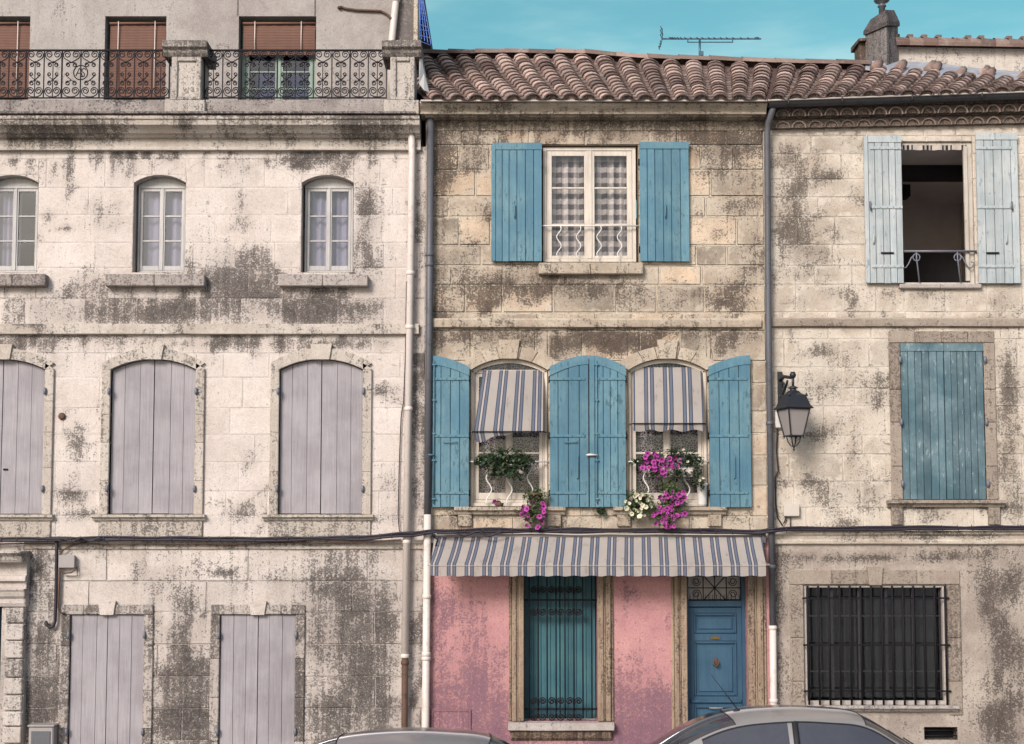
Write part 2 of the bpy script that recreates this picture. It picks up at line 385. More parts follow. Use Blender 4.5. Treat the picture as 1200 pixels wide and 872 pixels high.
def lace_mat(name, white, gap, sc):
    g = G(name)
    v = g.n('ShaderNodeTexVoronoi', {'Vector': g.scale((0, 0, 0), (1, .2, 1)), 'Scale': sc}, feature='DISTANCE_TO_EDGE').outputs[0]
    big = g.n('ShaderNodeTexVoronoi', {'Vector': g.scale((.3, 0, .1), (1, .2, 1)), 'Scale': sc * .28}).outputs[0]
    f = g.ma('MAXIMUM', g.ss(v, .04, .12, 1, 0), g.ss(big, .2, .3, .6, 0))
    base = g.mix(f, gap, white)
    base = g.mul(base, g.ma('MULTIPLY_ADD', g.noise(3, 4), .5, .75))
    return g.done(g.bsdf(base, .95, spec=.05))
M['lace'] = lace_mat('white_lace', lin(214, 202, 204, .66), lin(70, 58, 68, .5), 27)
def check_mat():
    g = G('grey_checked_net')
    u = g.attr('u'); z = g.n('ShaderNodeSeparateXYZ', {0: g.co}).outputs[2]
    a = g.ss(g.ma('PINGPONG', g.ma('MULTIPLY', u, 1.), .5), .2, .3); b = g.ss(g.ma('PINGPONG', g.ma('MULTIPLY', z, 6.2), .5), .2, .3)
    f = g.ma('MULTIPLY', g.ma('ADD', a, b), .5)
    base = g.mix(f, lin(112, 102, 100, .6), lin(232, 224, 216, .8))
    base = g.mul(base, g.ma('MULTIPLY_ADD', g.noise(30, 6, .78), 1.6, .15))
    return g.done(g.bsdf(base, .95, spec=.05))
M['check'] = check_mat()
M['net'] = plain_mat('pale_net_curtain', lin(176, 176, 188, .62), .95, 0, .07, .9, spec=.05)
def bamboo_mat():
    g = G('red_brown_cane')
    z = g.n('ShaderNodeSeparateXYZ', {0: g.co}).outputs[2]
    w = g.ma('PINGPONG', g.ma('MULTIPLY', z, 22.), .5)
    base = g.mix(g.noise(5, 8, .7, co=g.scale((0, 0, 0), (.6, 1, 14))), lin(96, 70, 62, .62), lin(158, 118, 102, .64))
    base = g.mul(base, g.ma('MULTIPLY_ADD', w, .6, .72))
    return g.done(g.bsdf(base, .8, g.bump(w, .5, .005), spec=.2))
M['cane'] = bamboo_mat()
def tartan_mat():
    g = G('plaid_cloth')
    u = g.ma('FRACT', g.attr('u'))
    nd = g.n('ShaderNodeValToRGB', {0: u}); cr = nd.color_ramp; cr.interpolation = 'CONSTANT'
    st = [(0, lin(210, 196, 184, .6)), (.4, lin(60, 58, 62, .6)), (.5, lin(180, 172, 166, .6)), (.6, lin(52, 50, 54, .6)), (.72, lin(200, 190, 180, .6)), (.82, lin(70, 66, 70, .6)), (.9, lin(210, 196, 184, .6))]
    while len(cr.elements) < len(st): cr.elements.new(.5)
    for e, (p, c) in zip(cr.elements, st): e.position = p; e.color = c
    return g.done(g.bsdf(nd.outputs[0], .9, spec=.1))
M['plaid'] = tartan_mat()
def leaf_mat(name, a, b):
    g = G(name)
    base = g.mix(g.attr('tone'), a, b)
    bs = g.bsdf(base, .5, spec=.35); tl = g.n('ShaderNodeBsdfTranslucent', {'Color': base}).outputs[0]
    return g.done(g.n('ShaderNodeMixShader', {0: .25, 1: bs, 2: tl}).outputs[0])
M['ivy'] = leaf_mat('dark_ivy_leaf', (.012, .028, .014, 1), (.06, .095, .04, 1))
M['petunia_leaf'] = leaf_mat('petunia_leaf', (.035, .06, .022, 1), (.12, .16, .06, 1))
def petal_mat(name, rim, eye):
    g = G(name)
    base = g.mix(g.attr('u'), eye, rim)
    base = g.mul(base, g.ma('MULTIPLY_ADD', g.attr('tone'), .6, .7))
    bs = g.bsdf(base, .6, spec=.2); tl = g.n('ShaderNodeBsdfTranslucent', {'Color': base}).outputs[0]
    return g.done(g.n('ShaderNodeMixShader', {0: .2, 1: bs, 2: tl}).outputs[0])
M['magenta'] = petal_mat('magenta_petal', lin(204, 84, 178, .8), lin(96, 26, 84, .7))
M['white_petal'] = petal_mat('cream_petal', lin(236, 230, 214, .75), lin(214, 206, 140, .7))
def car_mat(name, c):
    g = G(name)
    n = g.noise(2.5, 5, .6); d = g.noise(60, 4, .7)
    base = g.mul(c, g.ma('MULTIPLY_ADD', n, .2, .9))
    base = g.mix(g.ss(d, .5, .8, 0, .25), base, lin(150, 142, 136, .6))
    return g.done(g.bsdf(base, g.ma('MULTIPLY_ADD', n, .15, .3), metal=.45, spec=.5, **{'Coat Weight': .5, 'Coat Roughness': .12}))
M['car_silver'] = car_mat('warm_silver_car_paint', lin(184, 176, 174, .66))
M['car_grey'] = car_mat('grey_car_paint', lin(166, 160, 162, .62))
def cglass():
    g = G('dark_car_glass')
    n = g.noise(8, 6, .7)
    return g.done(g.bsdf(g.mul(lin(70, 70, 78, .6), g.ma('MULTIPLY_ADD', n, .5, .75)), g.ma('MULTIPLY_ADD', n, .12, .04), spec=.9))
M['car_glass'] = cglass()
M['rubber'] = plain_mat('black_rubber', lin(40, 40, 42, .6), .7, 0, .2, 10)
M['lamp_red'] = plain_mat('red_lamp_plastic', lin(150, 30, 30, .7), .25, 0, .1, 5, spec=.6)
M['lamp_clear'] = plain_mat('clear_lamp_plastic', lin(210, 212, 214, .7), .2, .2, .1, 5, spec=.7)
M['rim'] = plain_mat('wheel_alloy', lin(150, 150, 154, .7), .35, .7, .1, 8)

# ------------------------------------------------------------------ masonry
def blobs(lst):
    out = []
    for (cx, cy, rx, ry, s) in lst:
        x, z = P(cx, cy); out.append((x, z, rx / 80, ry / 80, s))
    def f(x, z):
        wx = x + .14 * mnoise.noise(Vector((x * 2.3, z * 2.3, 4.))) + .06 * mnoise.noise(Vector((x * 7, z * 7, 1.)))
        wz = z + .14 * mnoise.noise(Vector((x * 2.3, z * 2.3, 9.))) + .06 * mnoise.noise(Vector((x * 7, z * 7, 6.)))
        keep = 1.
        for (bx, bz, rx, rz, s) in out:
            q = ((wx - bx) / rx) ** 2 + ((wz - bz) / rz) ** 2
            if q < 6: keep *= 1 - s * math.exp(-q * .9)
        return 1 - keep
    return f

def minus(rects, hole):
    ha, hb, hc, hd = hole; out = []
    for (a, b, c, d) in rects:
        if hb <= a or ha >= b or hd <= c or hc >= d: out.append((a, b, c, d)); continue
        if ha > a: out.append((a, ha, c, d))
        if hb < b: out.append((hb, b, c, d))
        m0, m1 = max(a, ha), min(b, hb)
        if hc > c: out.append((m0, m1, c, hc))
        if hd < d: out.append((m0, m1, hd, d))
    return out

def cells(a, b, step):
    n = max(1, int(round((b - a) / step)))
    return [a + (b - a) * i / n for i in range(n + 1)]

def flat(mb, rect, holes, y, df, step=.12, tone=.5):
    rs = [rect]
    for h in holes: rs = minus(rs, h)
    for (a, b, c, d) in rs:
        if b - a < 1e-4 or d - c < 1e-4: continue
        xs = cells(a, b, step); zs = cells(c, d, step); vs = [(x, y, z) for z in zs for x in xs]
        n = len(xs)
        fs = [(j * n + i, j * n + i + 1, (j + 1) * n + i + 1, (j + 1) * n + i) for j in range(len(zs) - 1) for i in range(n - 1)]
        mb.add(vs, fs, tone=tone, dirt=[df(x, z) for x, _, z in vs])

def ashlar(mb, rect, holes, y, df, hr, wr, gap=.012, jit=.008, cham=.012, proud=.012, tone=(.1, .9), rng=None, rows=None, step=.11):
    rng = rng or R
    x0, x1, z0, z1 = rect; z = z0; k = 0
    while z < z1 - 1e-3:
        h = (rows[k] if rows and k < len(rows) else rng.uniform(*hr)); zt = z + h; k += 1
        if z1 - zt < hr[0] * .5: zt = z1
        x = x0 - rng.uniform(0, wr[0])
        while x < x1:
            w = rng.uniform(*wr); a, b = max(x, x0), min(x + w, x1); x += w
            if b - a < .03: continue
            rs = [(a + gap / 2, b - gap / 2, z + gap / 2, zt - gap / 2)]
            for hl in holes: rs = minus(rs, hl)
            tn = rng.uniform(*tone); dp = y - proud - rng.uniform(0, jit)
            for (p, q, c, d) in rs:
                if q - p < .03 or d - c < .03: continue
                ch = min(cham, (q - p) * .3, (d - c) * .3)
                xs = [p] + cells(p + ch, q - ch, step) + [q]; zs = [c] + cells(c + ch, d - ch, step) + [d]
                n, m = len(xs), len(zs); vs = []; ds = []; us = []
                for j in range(m):
                    for i in range(n):
                        e = i in (0, n - 1) or j in (0, m - 1)
                        ww = .007 * mnoise.noise(Vector((xs[i] * 5, zs[j] * 5, 3.3)))
                        wx = .006 * mnoise.noise(Vector((xs[i] * 4, zs[j] * 4, 13.3))) if e else 0
                        vs.append((xs[i] + wx, (y + .001 if e else dp) + (0 if e else ww * .5), zs[j] + (ww if e else 0)))
                        ds.append(df(xs[i], zs[j])); us.append(1. if e else .62 if (i in (1, n - 2) or j in (1, m - 2)) else 0.)
                fs = [(j * n + i, j * n + i + 1, (j + 1) * n + i + 1, (j + 1) * n + i) for j in range(m - 1) for i in range(n - 1)]
                mb.add(vs, fs, tone=tn, dirt=ds, u=us)
        z = zt

def arc_z(t, zs, za):
    """height of a segmental arch over t in 0..1 from springing zs to crown za"""
    s = 2 * t - 1; r = za - zs
    return zs + r * (1 - s * s * (.92 + .08 * s * s))
def arch_pts(xa, xb, zs, za, n=16): return [(xa + (xb - xa) * i / n, arc_z(i / n, zs, za)) for i in range(n + 1)]

def spandrel(mb, xa, xb, zs, za, y, df, tone=.5):
    pts = arch_pts(xa, xb, zs, za)
    for (p, q) in zip(pts, pts[1:]):
        vs = [(p[0], y, p[1]), (q[0], y, q[1]), (q[0], y, za + .002), (p[0], y, za + .002)]
        mb.add(vs, [(0, 1, 2, 3)], tone=tone, dirt=[df(v[0], v[2]) for v in vs])

def reveal(mb, xa, xb, za, zb, y0, y1, zs=None, dirt=.25, tone=.5):
    """the four sides of an opening; zs = springing of an arched head"""
    top = arch_pts(xa, xb, zs, zb) if zs is not None else [(xa, zb), (xb, zb)]
    ring = [(xa, za)] + top + [(xb, za)]
    n = len(ring)
    vs = [(x, y0, z) for x, z in ring] + [(x, y1, z) for x, z in ring]
    mb.add(vs, [(i, (i + 1) % n, n + (i + 1) % n, n + i) for i in range(n)], dirt=dirt, tone=tone)
# ------------------------------------------------------------------ shared building pieces
def poly_path(pts, n):
    return pts
def spiral(cx, cz, r, a0, turns, n=16, end=.28):
    out = []
    for i in range(n + 1):
        t = i / n; a = a0 + 2 * PI * turns * t; rr = r * (1 - (1 - end) * t)
        out.append((cx + rr * math.cos(a), cz + rr * math.sin(a)))
    return out

def casement(house, xa, xb, za, zb, y, paint, glass, bars=2, bot=.09, st=.055, meet=.085, name='window', zs=None, curtain=None, back=None, label=None, pane_y=.03, mullion=True, bz=None, outer=.04):
    """double casement set in an opening: outer frame, meeting stiles, glazing bars; panes as one child"""
    f = MB(); zt = zs if zs is not None else zb
    f.box(xa, xa + outer, y, y + .07, za, zt); f.box(xb - outer, xb, y, y + .07, za, zt)
    f.box(xa + outer, xb - outer, y + .001, y + .07, za, za + .045)
    if zs is None: f.box(xa + outer, xb - outer, y + .001, y + .07, zb - .05, zb)
    else:
        f.box(xa + outer, xb - outer, y + .001, y + .07, zs - .05, zs)
        pts = arch_pts(xa + .004, xb - .004, zs + .002, zb - .004)
        f.prism([(xa + .004, zs + .002)] + pts[1:-1] + [(xb - .004, zs + .002)], y + .006, y + .06)
    xm = (xa + xb) / 2; a, b = xa + outer + .003, xb - outer - .003; lo, hi = za + .048, zt - .053
    yo = y + .012
    if mullion:
        sides = [(a, xm - .002), (xm + .002, b)]
        f.box(xm - meet * .34, xm + meet * .34, yo - .014, yo - .001, lo, hi)
    else: sides = [(a, b)]
    for (p, q) in sides:
        f.box(p, p + st, yo, yo + .04, lo, hi); f.box(q - st, q, yo, yo + .04, lo, hi)
        f.box(p + st, q - st, yo + .001, yo + .04, lo, lo + bot); f.box(p + st, q - st, yo + .001, yo + .04, hi - st, hi)
        hs = bz if bz else [lo + bot + (hi - lo - bot - st) * (k + 1) / (bars + 1) for k in range(bars)]
        for z in hs: f.box(p + st, q - st, yo + .004, yo + .034, z - .014, z + .014, c=.006)
    w = f.build(name, M[paint], house)
    if label: w['label'] = label
    g = MB(); e = .004
    g.add([(xa + e, yo + .02, za + e), (xb - e, yo + .02, za + e), (xb - e, yo + .02, zt - e), (xa + e, yo + .02, zt - e)], [(0, 1, 2, 3)])
    g.build('pane', M[glass], w)
    return w

def net_sheet(xa, xb, za, zb, y, mat_, folds=5, amp=.02, rep=1., seed=1.):
    m = MB()
    def fn(a, b):
        x = xa + (xb - xa) * a
        ph = a * folds * 2 * PI + .8 * mnoise.noise(Vector((a * 3, b * 1.2, seed)))
        return (x + .004 * math.sin(ph * 2), y + amp * math.sin(ph) * (.6 + .4 * mnoise.noise(Vector((a * 5, b, seed)))), za + (zb - za) * b, (a * rep + .03 * math.sin(ph)))
    m.sheet(fn, int(folds * 10), 12)
    return m

def plank_shutter(house, xa, xb, za, zb, y, n, paint, th=.032, top=None, rail=0., battens=(), side=0, hinge_x=None, gap=.011, label=None, bat_h=.045, bat_w=(0., 1.), seed=0, lean=0., name='shutter', tonev=(.2, .8)):
    """boarded shutter; top(t) gives the height of the head over t in 0..1; side=+1/-1 adds the turned edge board"""
    rg = random.Random(seed + int(xa * 100)); m = MB()
    zt = (lambda t: top(t)) if top else (lambda t: zb)
    ws = [rg.uniform(.85, 1.15) for _ in range(n)]; tot = sum(ws); xs = [xa]
    for w in ws: xs.append(xs[-1] + (xb - xa) * w / tot)
    m.hexa(xa + .004, xb - .004, y - th * .2, y, za + .004, zt(0) - .006, zt(1) - .006, tone=.3)
    for i in range(n):
        p, q = xs[i] + gap / 2, xs[i + 1] - gap / 2
        j = rg.uniform(-.003, .003); tn = rg.uniform(*tonev); dz = rg.uniform(0, .006)
        k = 4 if top else 1
        for s in range(k):
            u0, u1 = p + (q - p) * s / k, p + (q - p) * (s + 1) / k
            t0, t1 = (u0 - xa) / (xb - xa), (u1 - xa) / (xb - xa)
            m.hexa(u0, u1, y - th + j, y - th * .15, za + dz, zt(t0), zt(t1), tone=tn)
    if rail:
        k = 6 if top else 1
        for s in range(k):
            u0, u1 = xa + (xb - xa) * s / k, xa + (xb - xa) * (s + 1) / k
            m.hexa(u0, u1, y - th - .012, y - th * .6, zt(s / k) - rail, zt(s / k) + .003, zt((s + 1) / k) + .003, z0r=zt((s + 1) / k) - rail, tone=.62)
    o = m.build(name, M[paint], house)
    if label: o['label'] = label
    for z in battens:
        b = MB(); a0 = xa + (xb - xa) * bat_w[0]; a1 = xa + (xb - xa) * bat_w[1]
        b.box(a0, a1, y - th - .014, y - th + .004, z - bat_h / 2, z + bat_h / 2, c=.006)
        nn = max(3, n)
        for i in range(nn):
            xx = a0 + (a1 - a0) * (i + .5) / nn
            b.lathe([(.010, 0), (.010, .004), (.005, .008)], 0, 0, 0, n=6)
            c = 18
            for v in range(len(b.v) - c, len(b.v)):
                vx, vy, vz = b.v[v]; b.v[v] = (xx + vx, y - th - .013 - vz, z + vy)
        b.build('strap_hinge', M[paint], o)
    if side:
        e = MB(); ex = xa if side < 0 else xb
        e.box(ex - .004, ex + .05 * -side, y - th - .03, y - th + .002, za + .002, (zt(0) if side < 0 else zt(1)) - .012)
        e.build('edge_board', M[paint], o)
    return o

def rod(parent, x, y, z0, z1, r, mat_, name='bolt_rod', clips=()):
    m = MB(); m.tube([(x, y, z0), (x, y, z1)], r, 8)
    for z in clips: m.box(x - .028, x + .028, y - r - .003, y + .018, z - .012, z + .012)
    return m.build(name, M[mat_], parent)
def pintle(parent, x, z, y, mat_='grey_paint'):
    m = MB(); m.tube([(x, y, z - .05), (x, y, z - .015), (x, y, z + .015), (x, y, z + .05)], [.016, .024, .024, .016], 8)
    m.box(x - .012, x + .012, y, y + .06, z - .02, z + .02)
    return m.build('hinge', M[mat_], parent)

def surround(house, xa, xb, za, zb, zs, w, y, mat_, proud=.035, key=True, foot=True, label=None, wk=.16, soil=0.):
    """stone band round an opening: jambs and either a flat or an arched head, keystone as child"""
    m = MB(); rg = random.Random(int(xa * 77))
    if zs is None:
        z = za
        while z < zb - .01:
            h = rg.uniform(.45, .8); zt = min(z + h, zb)
            if zb - zt < .25: zt = zb
            for (p, q) in ((xa - w, xa), (xb, xb + w)):
                m.box(p, q, y - proud + rg.uniform(-.003, .003), y + .1, z, zt - .004, c=.01, tone=rg.uniform(.2, .8), dirt=rg.uniform(.1, .45) + soil)
            z = zt
        n = 4
        for i in range(n):
            p = xa - w + (xb - xa + 2 * w) * i / n; q = xa - w + (xb - xa + 2 * w) * (i + 1) / n
            m.box(p, q - .004, y - proud, y + .1, zb, zb + w * 1.05, c=.01, tone=rg.uniform(.2, .8), dirt=rg.uniform(.1, .4) + soil)
    else:
        z = za
        while z < zs - .01:
            h = rg.uniform(.4, .7); zt = min(z + h, zs)
            if zs - zt < .2: zt = zs
            for (p, q) in ((xa - w, xa), (xb, xb + w)):
                m.box(p, q, y - proud, y + .1, z, zt - .002, c=.008, tone=rg.uniform(.35, .65), dirt=rg.uniform(.05, .35))
            z = zt
        n = 18; top = w * 1.25
        for i in range(n):
            def ou(t): return (xa - w + (xb - xa + 2 * w) * t, arc_z(t, zs, zb) + top * (.55 + .45 * (1 - (2 * t - 1) ** 2)) )
            def inn(t): return (xa + (xb - xa) * t, arc_z(t, zs, zb))
            t0, t1 = i / n, (i + 1) / n
            g = .0015 if i % 3 == 2 else 0
            q = [inn(t0), inn(t1 - g), ou(t1 - g), ou(t0)]
            m.prism(q, y - proud, y + .08, tone=.35 + .3 * ((i // 3) % 2), dirt=rg.uniform(.1, .3))
        for (p, q) in ((xa - w, xa), (xb, xb + w)):
            m.prism([(p, zs), (q, zs), (q, zs + .002), (p, zs + top * .55)], y - proud, y + .08, tone=.5, dirt=.25)
    o = m.build('window_surround', M[mat_], house)
    if label: o['label'] = label
    if key:
        k = MB(); xm = (xa + xb) / 2; zz = zb if zs is None else zb - .005
        h0 = w * 1.05 if zs is None else w * 1.3
        k.prism([(xm - wk * .8, zz - .005), (xm + wk * .8, zz - .005), (xm + wk * 1.05, zz + h0 + .05), (xm - wk * 1.05, zz + h0 + .05)], y - proud - .03, y + .07, tone=.6, dirt=.05)
        k.build('keystone', M[mat_], o)
    return o

def sill_box(house, xa, xb, za, zb, y, mat_, proud=.14, name='window_sill', dirt=.3, parts=2):
    m = MB(); n = parts; rg = random.Random(int(xa * 31))
    for i in range(n):
        p, q = xa + (xb - xa) * i / n, xa + (xb - xa) * (i + 1) / n
        m.box(p, q - (.003 if i < n - 1 else 0), y - proud, y + .12, za, zb + rg.uniform(-.003, .003), c=.012, tone=rg.uniform(.35, .65), dirt=dirt)
    return m.build(name, M[mat_], house)

def moulded_sill(house, xa, xb, zt, h, y, mat_, proud=.11, legs=0., legw=.2):
    m = MB(); yb = y + .05
    m.profile([(yb, zt), (y - proud, zt), (y - proud, zt - h * .45), (y - proud * .62, zt - h * .62), (y - proud * .45, zt - h), (yb, zt - h)], xa, xb, dirt=.25, closed=True)
    o = m.build('window_sill', M[mat_], house)
    if legs:
        for (p, q) in ((xa + .06, xa + .06 + legw), (xb - .06 - legw, xb - .06)):
            g = MB(); g.box(p, q, y - proud * .45, yb, zt - h - legs, zt - h - .003, c=.01, dirt=.35)
            g.build('sill_bracket', M[mat_], o)
    return o

def downpipe(house, pts, r, mat_, rings=(), name='drainpipe', ring_mat=None, label=None):
    m = MB(); m.tube(pts, r, 12)
    o = m.build(name, M[mat_], house)
    if label: o['label'] = label
    for z in rings:
        best = min(range(len(pts) - 1), key=lambda i: abs((pts[i][2] + pts[i + 1][2]) / 2 - z) if not (min(pts[i][2], pts[i + 1][2]) <= z <= max(pts[i][2], pts[i + 1][2])) else -1)
        a, b = pts[best], pts[best + 1]; t = (z - a[2]) / (b[2] - a[2] + 1e-9)
        x = a[0] + (b[0] - a[0]) * t; y = a[1] + (b[1] - a[1]) * t
        k = MB(); k.lathe([(r + .002, -.03), (r + .012, -.022), (r + .012, .022), (r + .002, .03)], x, y, z, 12)
        k.box(x - .012, x + .012, y, y + .12, z - .012, z + .012)
        k.build('pipe_collar', M[ring_mat or mat_], o)
    return o

# ================================================================== LEFT TOWNHOUSE
XL = -9.8
XM = PX(497)                                     # party line to the middle house
h1 = thing('townhouse', (-5, 0, 0), 'tall pale rendered townhouse with lilac-grey closed shutters, stone cornice and terrace railing', 'house')
rs_ = random.Random(77)
STREAK1 = [(x + rs_.uniform(-9, 9), y, rs_.uniform(2, 5), rs_.uniform(8, 26), rs_.uniform(.3, .75)) for x0, x1, y in ((126, 242, 345), (328, 432, 345), (0, 57, 345), (0, 490, 184), (0, 490, 402), (115, 243, 616), (310, 440, 616), (0, 66, 616)) for x in range(x0, x1, 13)]
STREAK1 += [(rs_.uniform(0, 490), rs_.uniform(190, 620), rs_.uniform(3, 14), rs_.uniform(3, 12), rs_.uniform(.3, .6)) for _ in range(70)]
d1 = blobs(STREAK1 + [
    (275, 335, 44, 36, .75), (310, 350, 34, 24, .5), (110, 338, 28, 22, .6), (60, 364, 40, 16, .6), (150, 364, 50, 14, .5), (215, 364, 40, 14, .65),
    (432, 235, 14, 30, .7), (428, 275, 18, 34, .75), (360, 362, 60, 20, .8), (420, 365, 40, 22, .7), (300, 300, 18, 18, .4), (284, 245, 12, 18, .5),
    (395, 190, 12, 26, .55), (375, 178, 25, 10, .55), (270, 186, 6, 26, .5), (85, 200, 5, 22, .55), (17, 182, 7, 10, .6), (345, 182, 30, 9, .55), (205, 180, 16, 7, .5), (125, 182, 30, 8, .4),
    (100, 400, 70, 8, .7), (260, 402, 60, 7, .55), (400, 404, 60, 8, .5), (20, 402, 40, 7, .5),
    (90, 520, 14, 22, .5), (85, 575, 18, 20, .55), (100, 608, 26, 8, .5), (290, 540, 12, 12, .45), (285, 600, 22, 12, .45), (456, 570, 12, 16, .5), (460, 605, 18, 10, .5), (78, 480, 10, 12, .4),
    (491, 250, 9, 60, .55), (491, 420, 9, 40, .95), (491, 500, 9, 40, .9), (491, 570, 9, 40, .85), (491, 350, 8, 40, .5), (115, 370, 90, 10, .4), (210, 320, 30, 20, .35),
    (55, 205, 30, 14, .25), (430, 320, 30, 20, .55), (80, 232, 5, 24, .5), (135, 262, 28, 8, .35)])
STREAK2 = [(x + rs_.uniform(-9, 9), y, rs_.uniform(3, 6), rs_.uniform(10, 34), rs_.uniform(.3, .7)) for x0, x1, y in ((180, 250, 720), (360, 470, 720)) for x in range(x0, x1, 15)]
STREAK2 += [(rs_.uniform(30, 490), rs_.uniform(640, 870), rs_.uniform(4, 22), rs_.uniform(4, 18), rs_.uniform(.3, .7)) for _ in range(34)]
d1g = blobs(STREAK2 + [
    (410, 700, 30, 34, .85), (388, 690, 26, 22, .75), (420, 738, 34, 30, .9), (395, 745, 36, 26, .85), (432, 770, 40, 20, .8), (425, 800, 26, 24, .95), (400, 835, 36, 24, .9), (448, 838, 24, 30, .95), (384, 855, 30, 26, .8), (372, 745, 14, 60, .6), (374, 680, 30, 16, .55),
    (215, 755, 18, 30, .7), (225, 800, 26, 34, .85), (205, 825, 28, 34, .8), (215, 850, 40, 30, .95), (240, 830, 18, 60, .6), (185, 690, 20, 16, .4), (222, 780, 10, 60, .4),
    (45, 820, 28, 40, .8), (55, 780, 20, 40, .6), (40, 840, 26, 26, .75), (60, 755, 22, 20, .4), (48, 700, 14, 50, .5), (44, 660, 12, 24, .6), (200, 672, 40, 12, .25), (300, 660, 60, 14, .2), (120, 645, 100, 8, .3), (420, 650, 60, 8, .3), (440, 712, 22, 22, .6), (491, 720, 8, 90, .7), (491, 830, 8, 60, .8), (280, 690, 18, 14, .35)])
wins_top = [(-18, 44), (156, 217), (353, 414)]
wins_mid = [(-50, 52), (129, 229), (327, 425)]
doors_g = [(81, 168), (257, 346)]
opn = []
TOPW = []
for (a, b) in wins_top:
    xa, xb, za, zb = RECT(a, 205, b, 319); zs = PZ(214); TOPW.append((xa, xb, za, zb, zs)); opn.append((xa, xb, za, zb))
MIDW = []
for (a, b) in wins_mid:
    xa, xb, za, zb = RECT(a, 421, b, 603); zs = PZ(433); MIDW.append((xa, xb, za, zb, zs)); opn.append((xa, xb, za, zb))
ZC = PZ(172); ZB = PZ(634)
m = MB(); rg = random.Random(3)
flat(m, (XL, XM, ZB, ZC), opn, .004, d1)
ashlar(m, (XL, XM, ZB, ZC), opn, .004, d1, (.34, .46), (.5, 1.0), gap=.003, jit=.002, cham=.014, proud=.003, tone=(.0, 1.), rng=rg)
for (xa, xb, za, zb, zs) in TOPW + MIDW:
    spandrel(m, xa, xb, zs, zb, -.004, d1)
    reveal(m, xa, xb, za, zb, -.002, .26, zs)
m.build('wall', M['wall1'], h1)
# ground floor, cut in long flush courses
XD0, XD1 = PX(-60), PX(2)
DG = []
opg = [(PX(-75, 760), PX(2, 760), 0, PZ(706))]
for (a, b) in doors_g:
    xa, xb, za, zb = RECT(a, 720, b, 905); DG.append((xa, xb, za, zb)); opg.append((xa, xb, 0, zb))
rows = []; prev = 0
for py in (868, 830, 793, 755, 717, 681, 634):
    z = PZ(py); rows.append(z - prev); prev = z
m = MB(); rg = random.Random(5)
flat(m, (XL, XM, -.2, ZB), opg, .006, d1g, tone=.1)
ashlar(m, (XL, XM, 0, ZB), opg, .006, d1g, (.3, .46), (1.3, 2.2), gap=.012, jit=.004, cham=.008, proud=.01, tone=(.25, .75), rng=rg, rows=rows)
for (xa, xb, za, zb) in DG: reveal(m, xa, xb, 0, zb, -.004, .26)
reveal(m, *opg[0], -.004, .3)
m.build('ground_floor_wall', M['wall1g'], h1)
# closed shell behind the front
m = MB()
def shell(m, x0, x1, z1, y1=7., x0y=.3):
    m.add([(x0, .02, -.2), (x0, y1, -.2), (x0, y1, z1), (x0, .02, z1)], [(0, 1, 2, 3)])
    m.add([(x1, .02, -.2), (x1, y1, -.2), (x1, y1, z1), (x1, .02, z1)], [(0, 1, 2, 3)])
    m.add([(x0, y1, -.2), (x1, y1, -.2), (x1, y1, z1), (x0, y1, z1)], [(0, 1, 2, 3)])
shell(m, XL, XM - .01, PZ(135))
m.build('side_and_rear_wall', M['wall1'], h1)
# cornice, frieze and string courses
def prof(lst, back=.08):
    pts = [(-p, P(600, py, -p)[1]) for (py, p) in lst]
    return [(back, pts[0][1])] + pts + [(back, pts[-1][1])]
dc = blobs([(60, 160, 50, 16, .9), (20, 166, 12, 10, .9), (440, 148, 46, 14, .9), (420, 166, 30, 14, .7), (110, 160, 14, 12, .6), (220, 150, 14, 12, .8), (300, 150, 30, 10, .5), (350, 148, 20, 8, .5), (140, 152, 40, 8, .6), (330, 164, 30, 8, .5), (270, 166, 14, 10, .5), (250, 143, 300, 4, .5)])
m = MB(); m.profile(prof([(135.5, .36), (139, .36), (140, .34), (146, .33), (149, .28), (152, .24), (156, .2), (158, .15), (161, .12), (163, .06), (172, .055), (173, .075), (175.5, .075), (177, .02)]), XL, PX(491), df=dc)
m.build('cornice', M['trim1'], h1)
ds = blobs([(40, 386, 40, 7, .8), (130, 386, 16, 6, .5), (220, 386, 14, 6, .8), (170, 386, 14, 6, .4), (330, 386, 60, 5, .5), (440, 386, 30, 5, .5)])
m = MB(); m.profile(prof([(379.5, .075), (391, .07), (392.5, .01)]), XL, XM - .09, df=ds)
m.build('string_course', M['trim1'], h1)
m = MB(); m.profile(prof([(633, .07), (636.5, .07), (638, .045), (643, .04), (644, .01)]), PX(30), XM - .01, df=blobs([(250, 640, 300, 6, .55)]))
m.build('string_course', M['trim1'], h1)
# top floor windows
for i, (xa, xb, za, zb, zs) in enumerate(TOPW):
    w = casement(h1, xa + .03, xb - .02, za + .01, zb, .15, 'white_paint', 'glass1', bars=2, zs=zs, bot=.07, st=.04, outer=.03, meet=.06)
    sill_box(h1, PX((-20, 126, 328)[i], 327), PX((57, 242, 432)[i], 327), PZ(335, -.14), PZ(321, -.14), 0, 'sill', .14, dirt=(.55, .4, .25)[i])
    n0, n1 = ((.04, .56), (.06, .95), (.04, .86))[i]; wd_ = xb - xa
    c = net_sheet(xa + wd_ * n0, xa + wd_ * n1, za + .05, zs - .02, .30, 'net', folds=5, amp=.03, seed=i)
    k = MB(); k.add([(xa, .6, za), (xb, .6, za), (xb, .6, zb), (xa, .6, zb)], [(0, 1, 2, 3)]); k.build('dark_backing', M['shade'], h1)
    o = c.build('net_curtain', M['net'])
    o['label'] = ('pale net curtain behind the top floor window cut by the picture edge', 'pale net curtain behind the second arched window under the first stone pier', 'pale net curtain behind the arched window nearest the cream drainpipe')[i]
    o['category'] = 'curtain'; o['group'] = 'net curtains on the top floor'
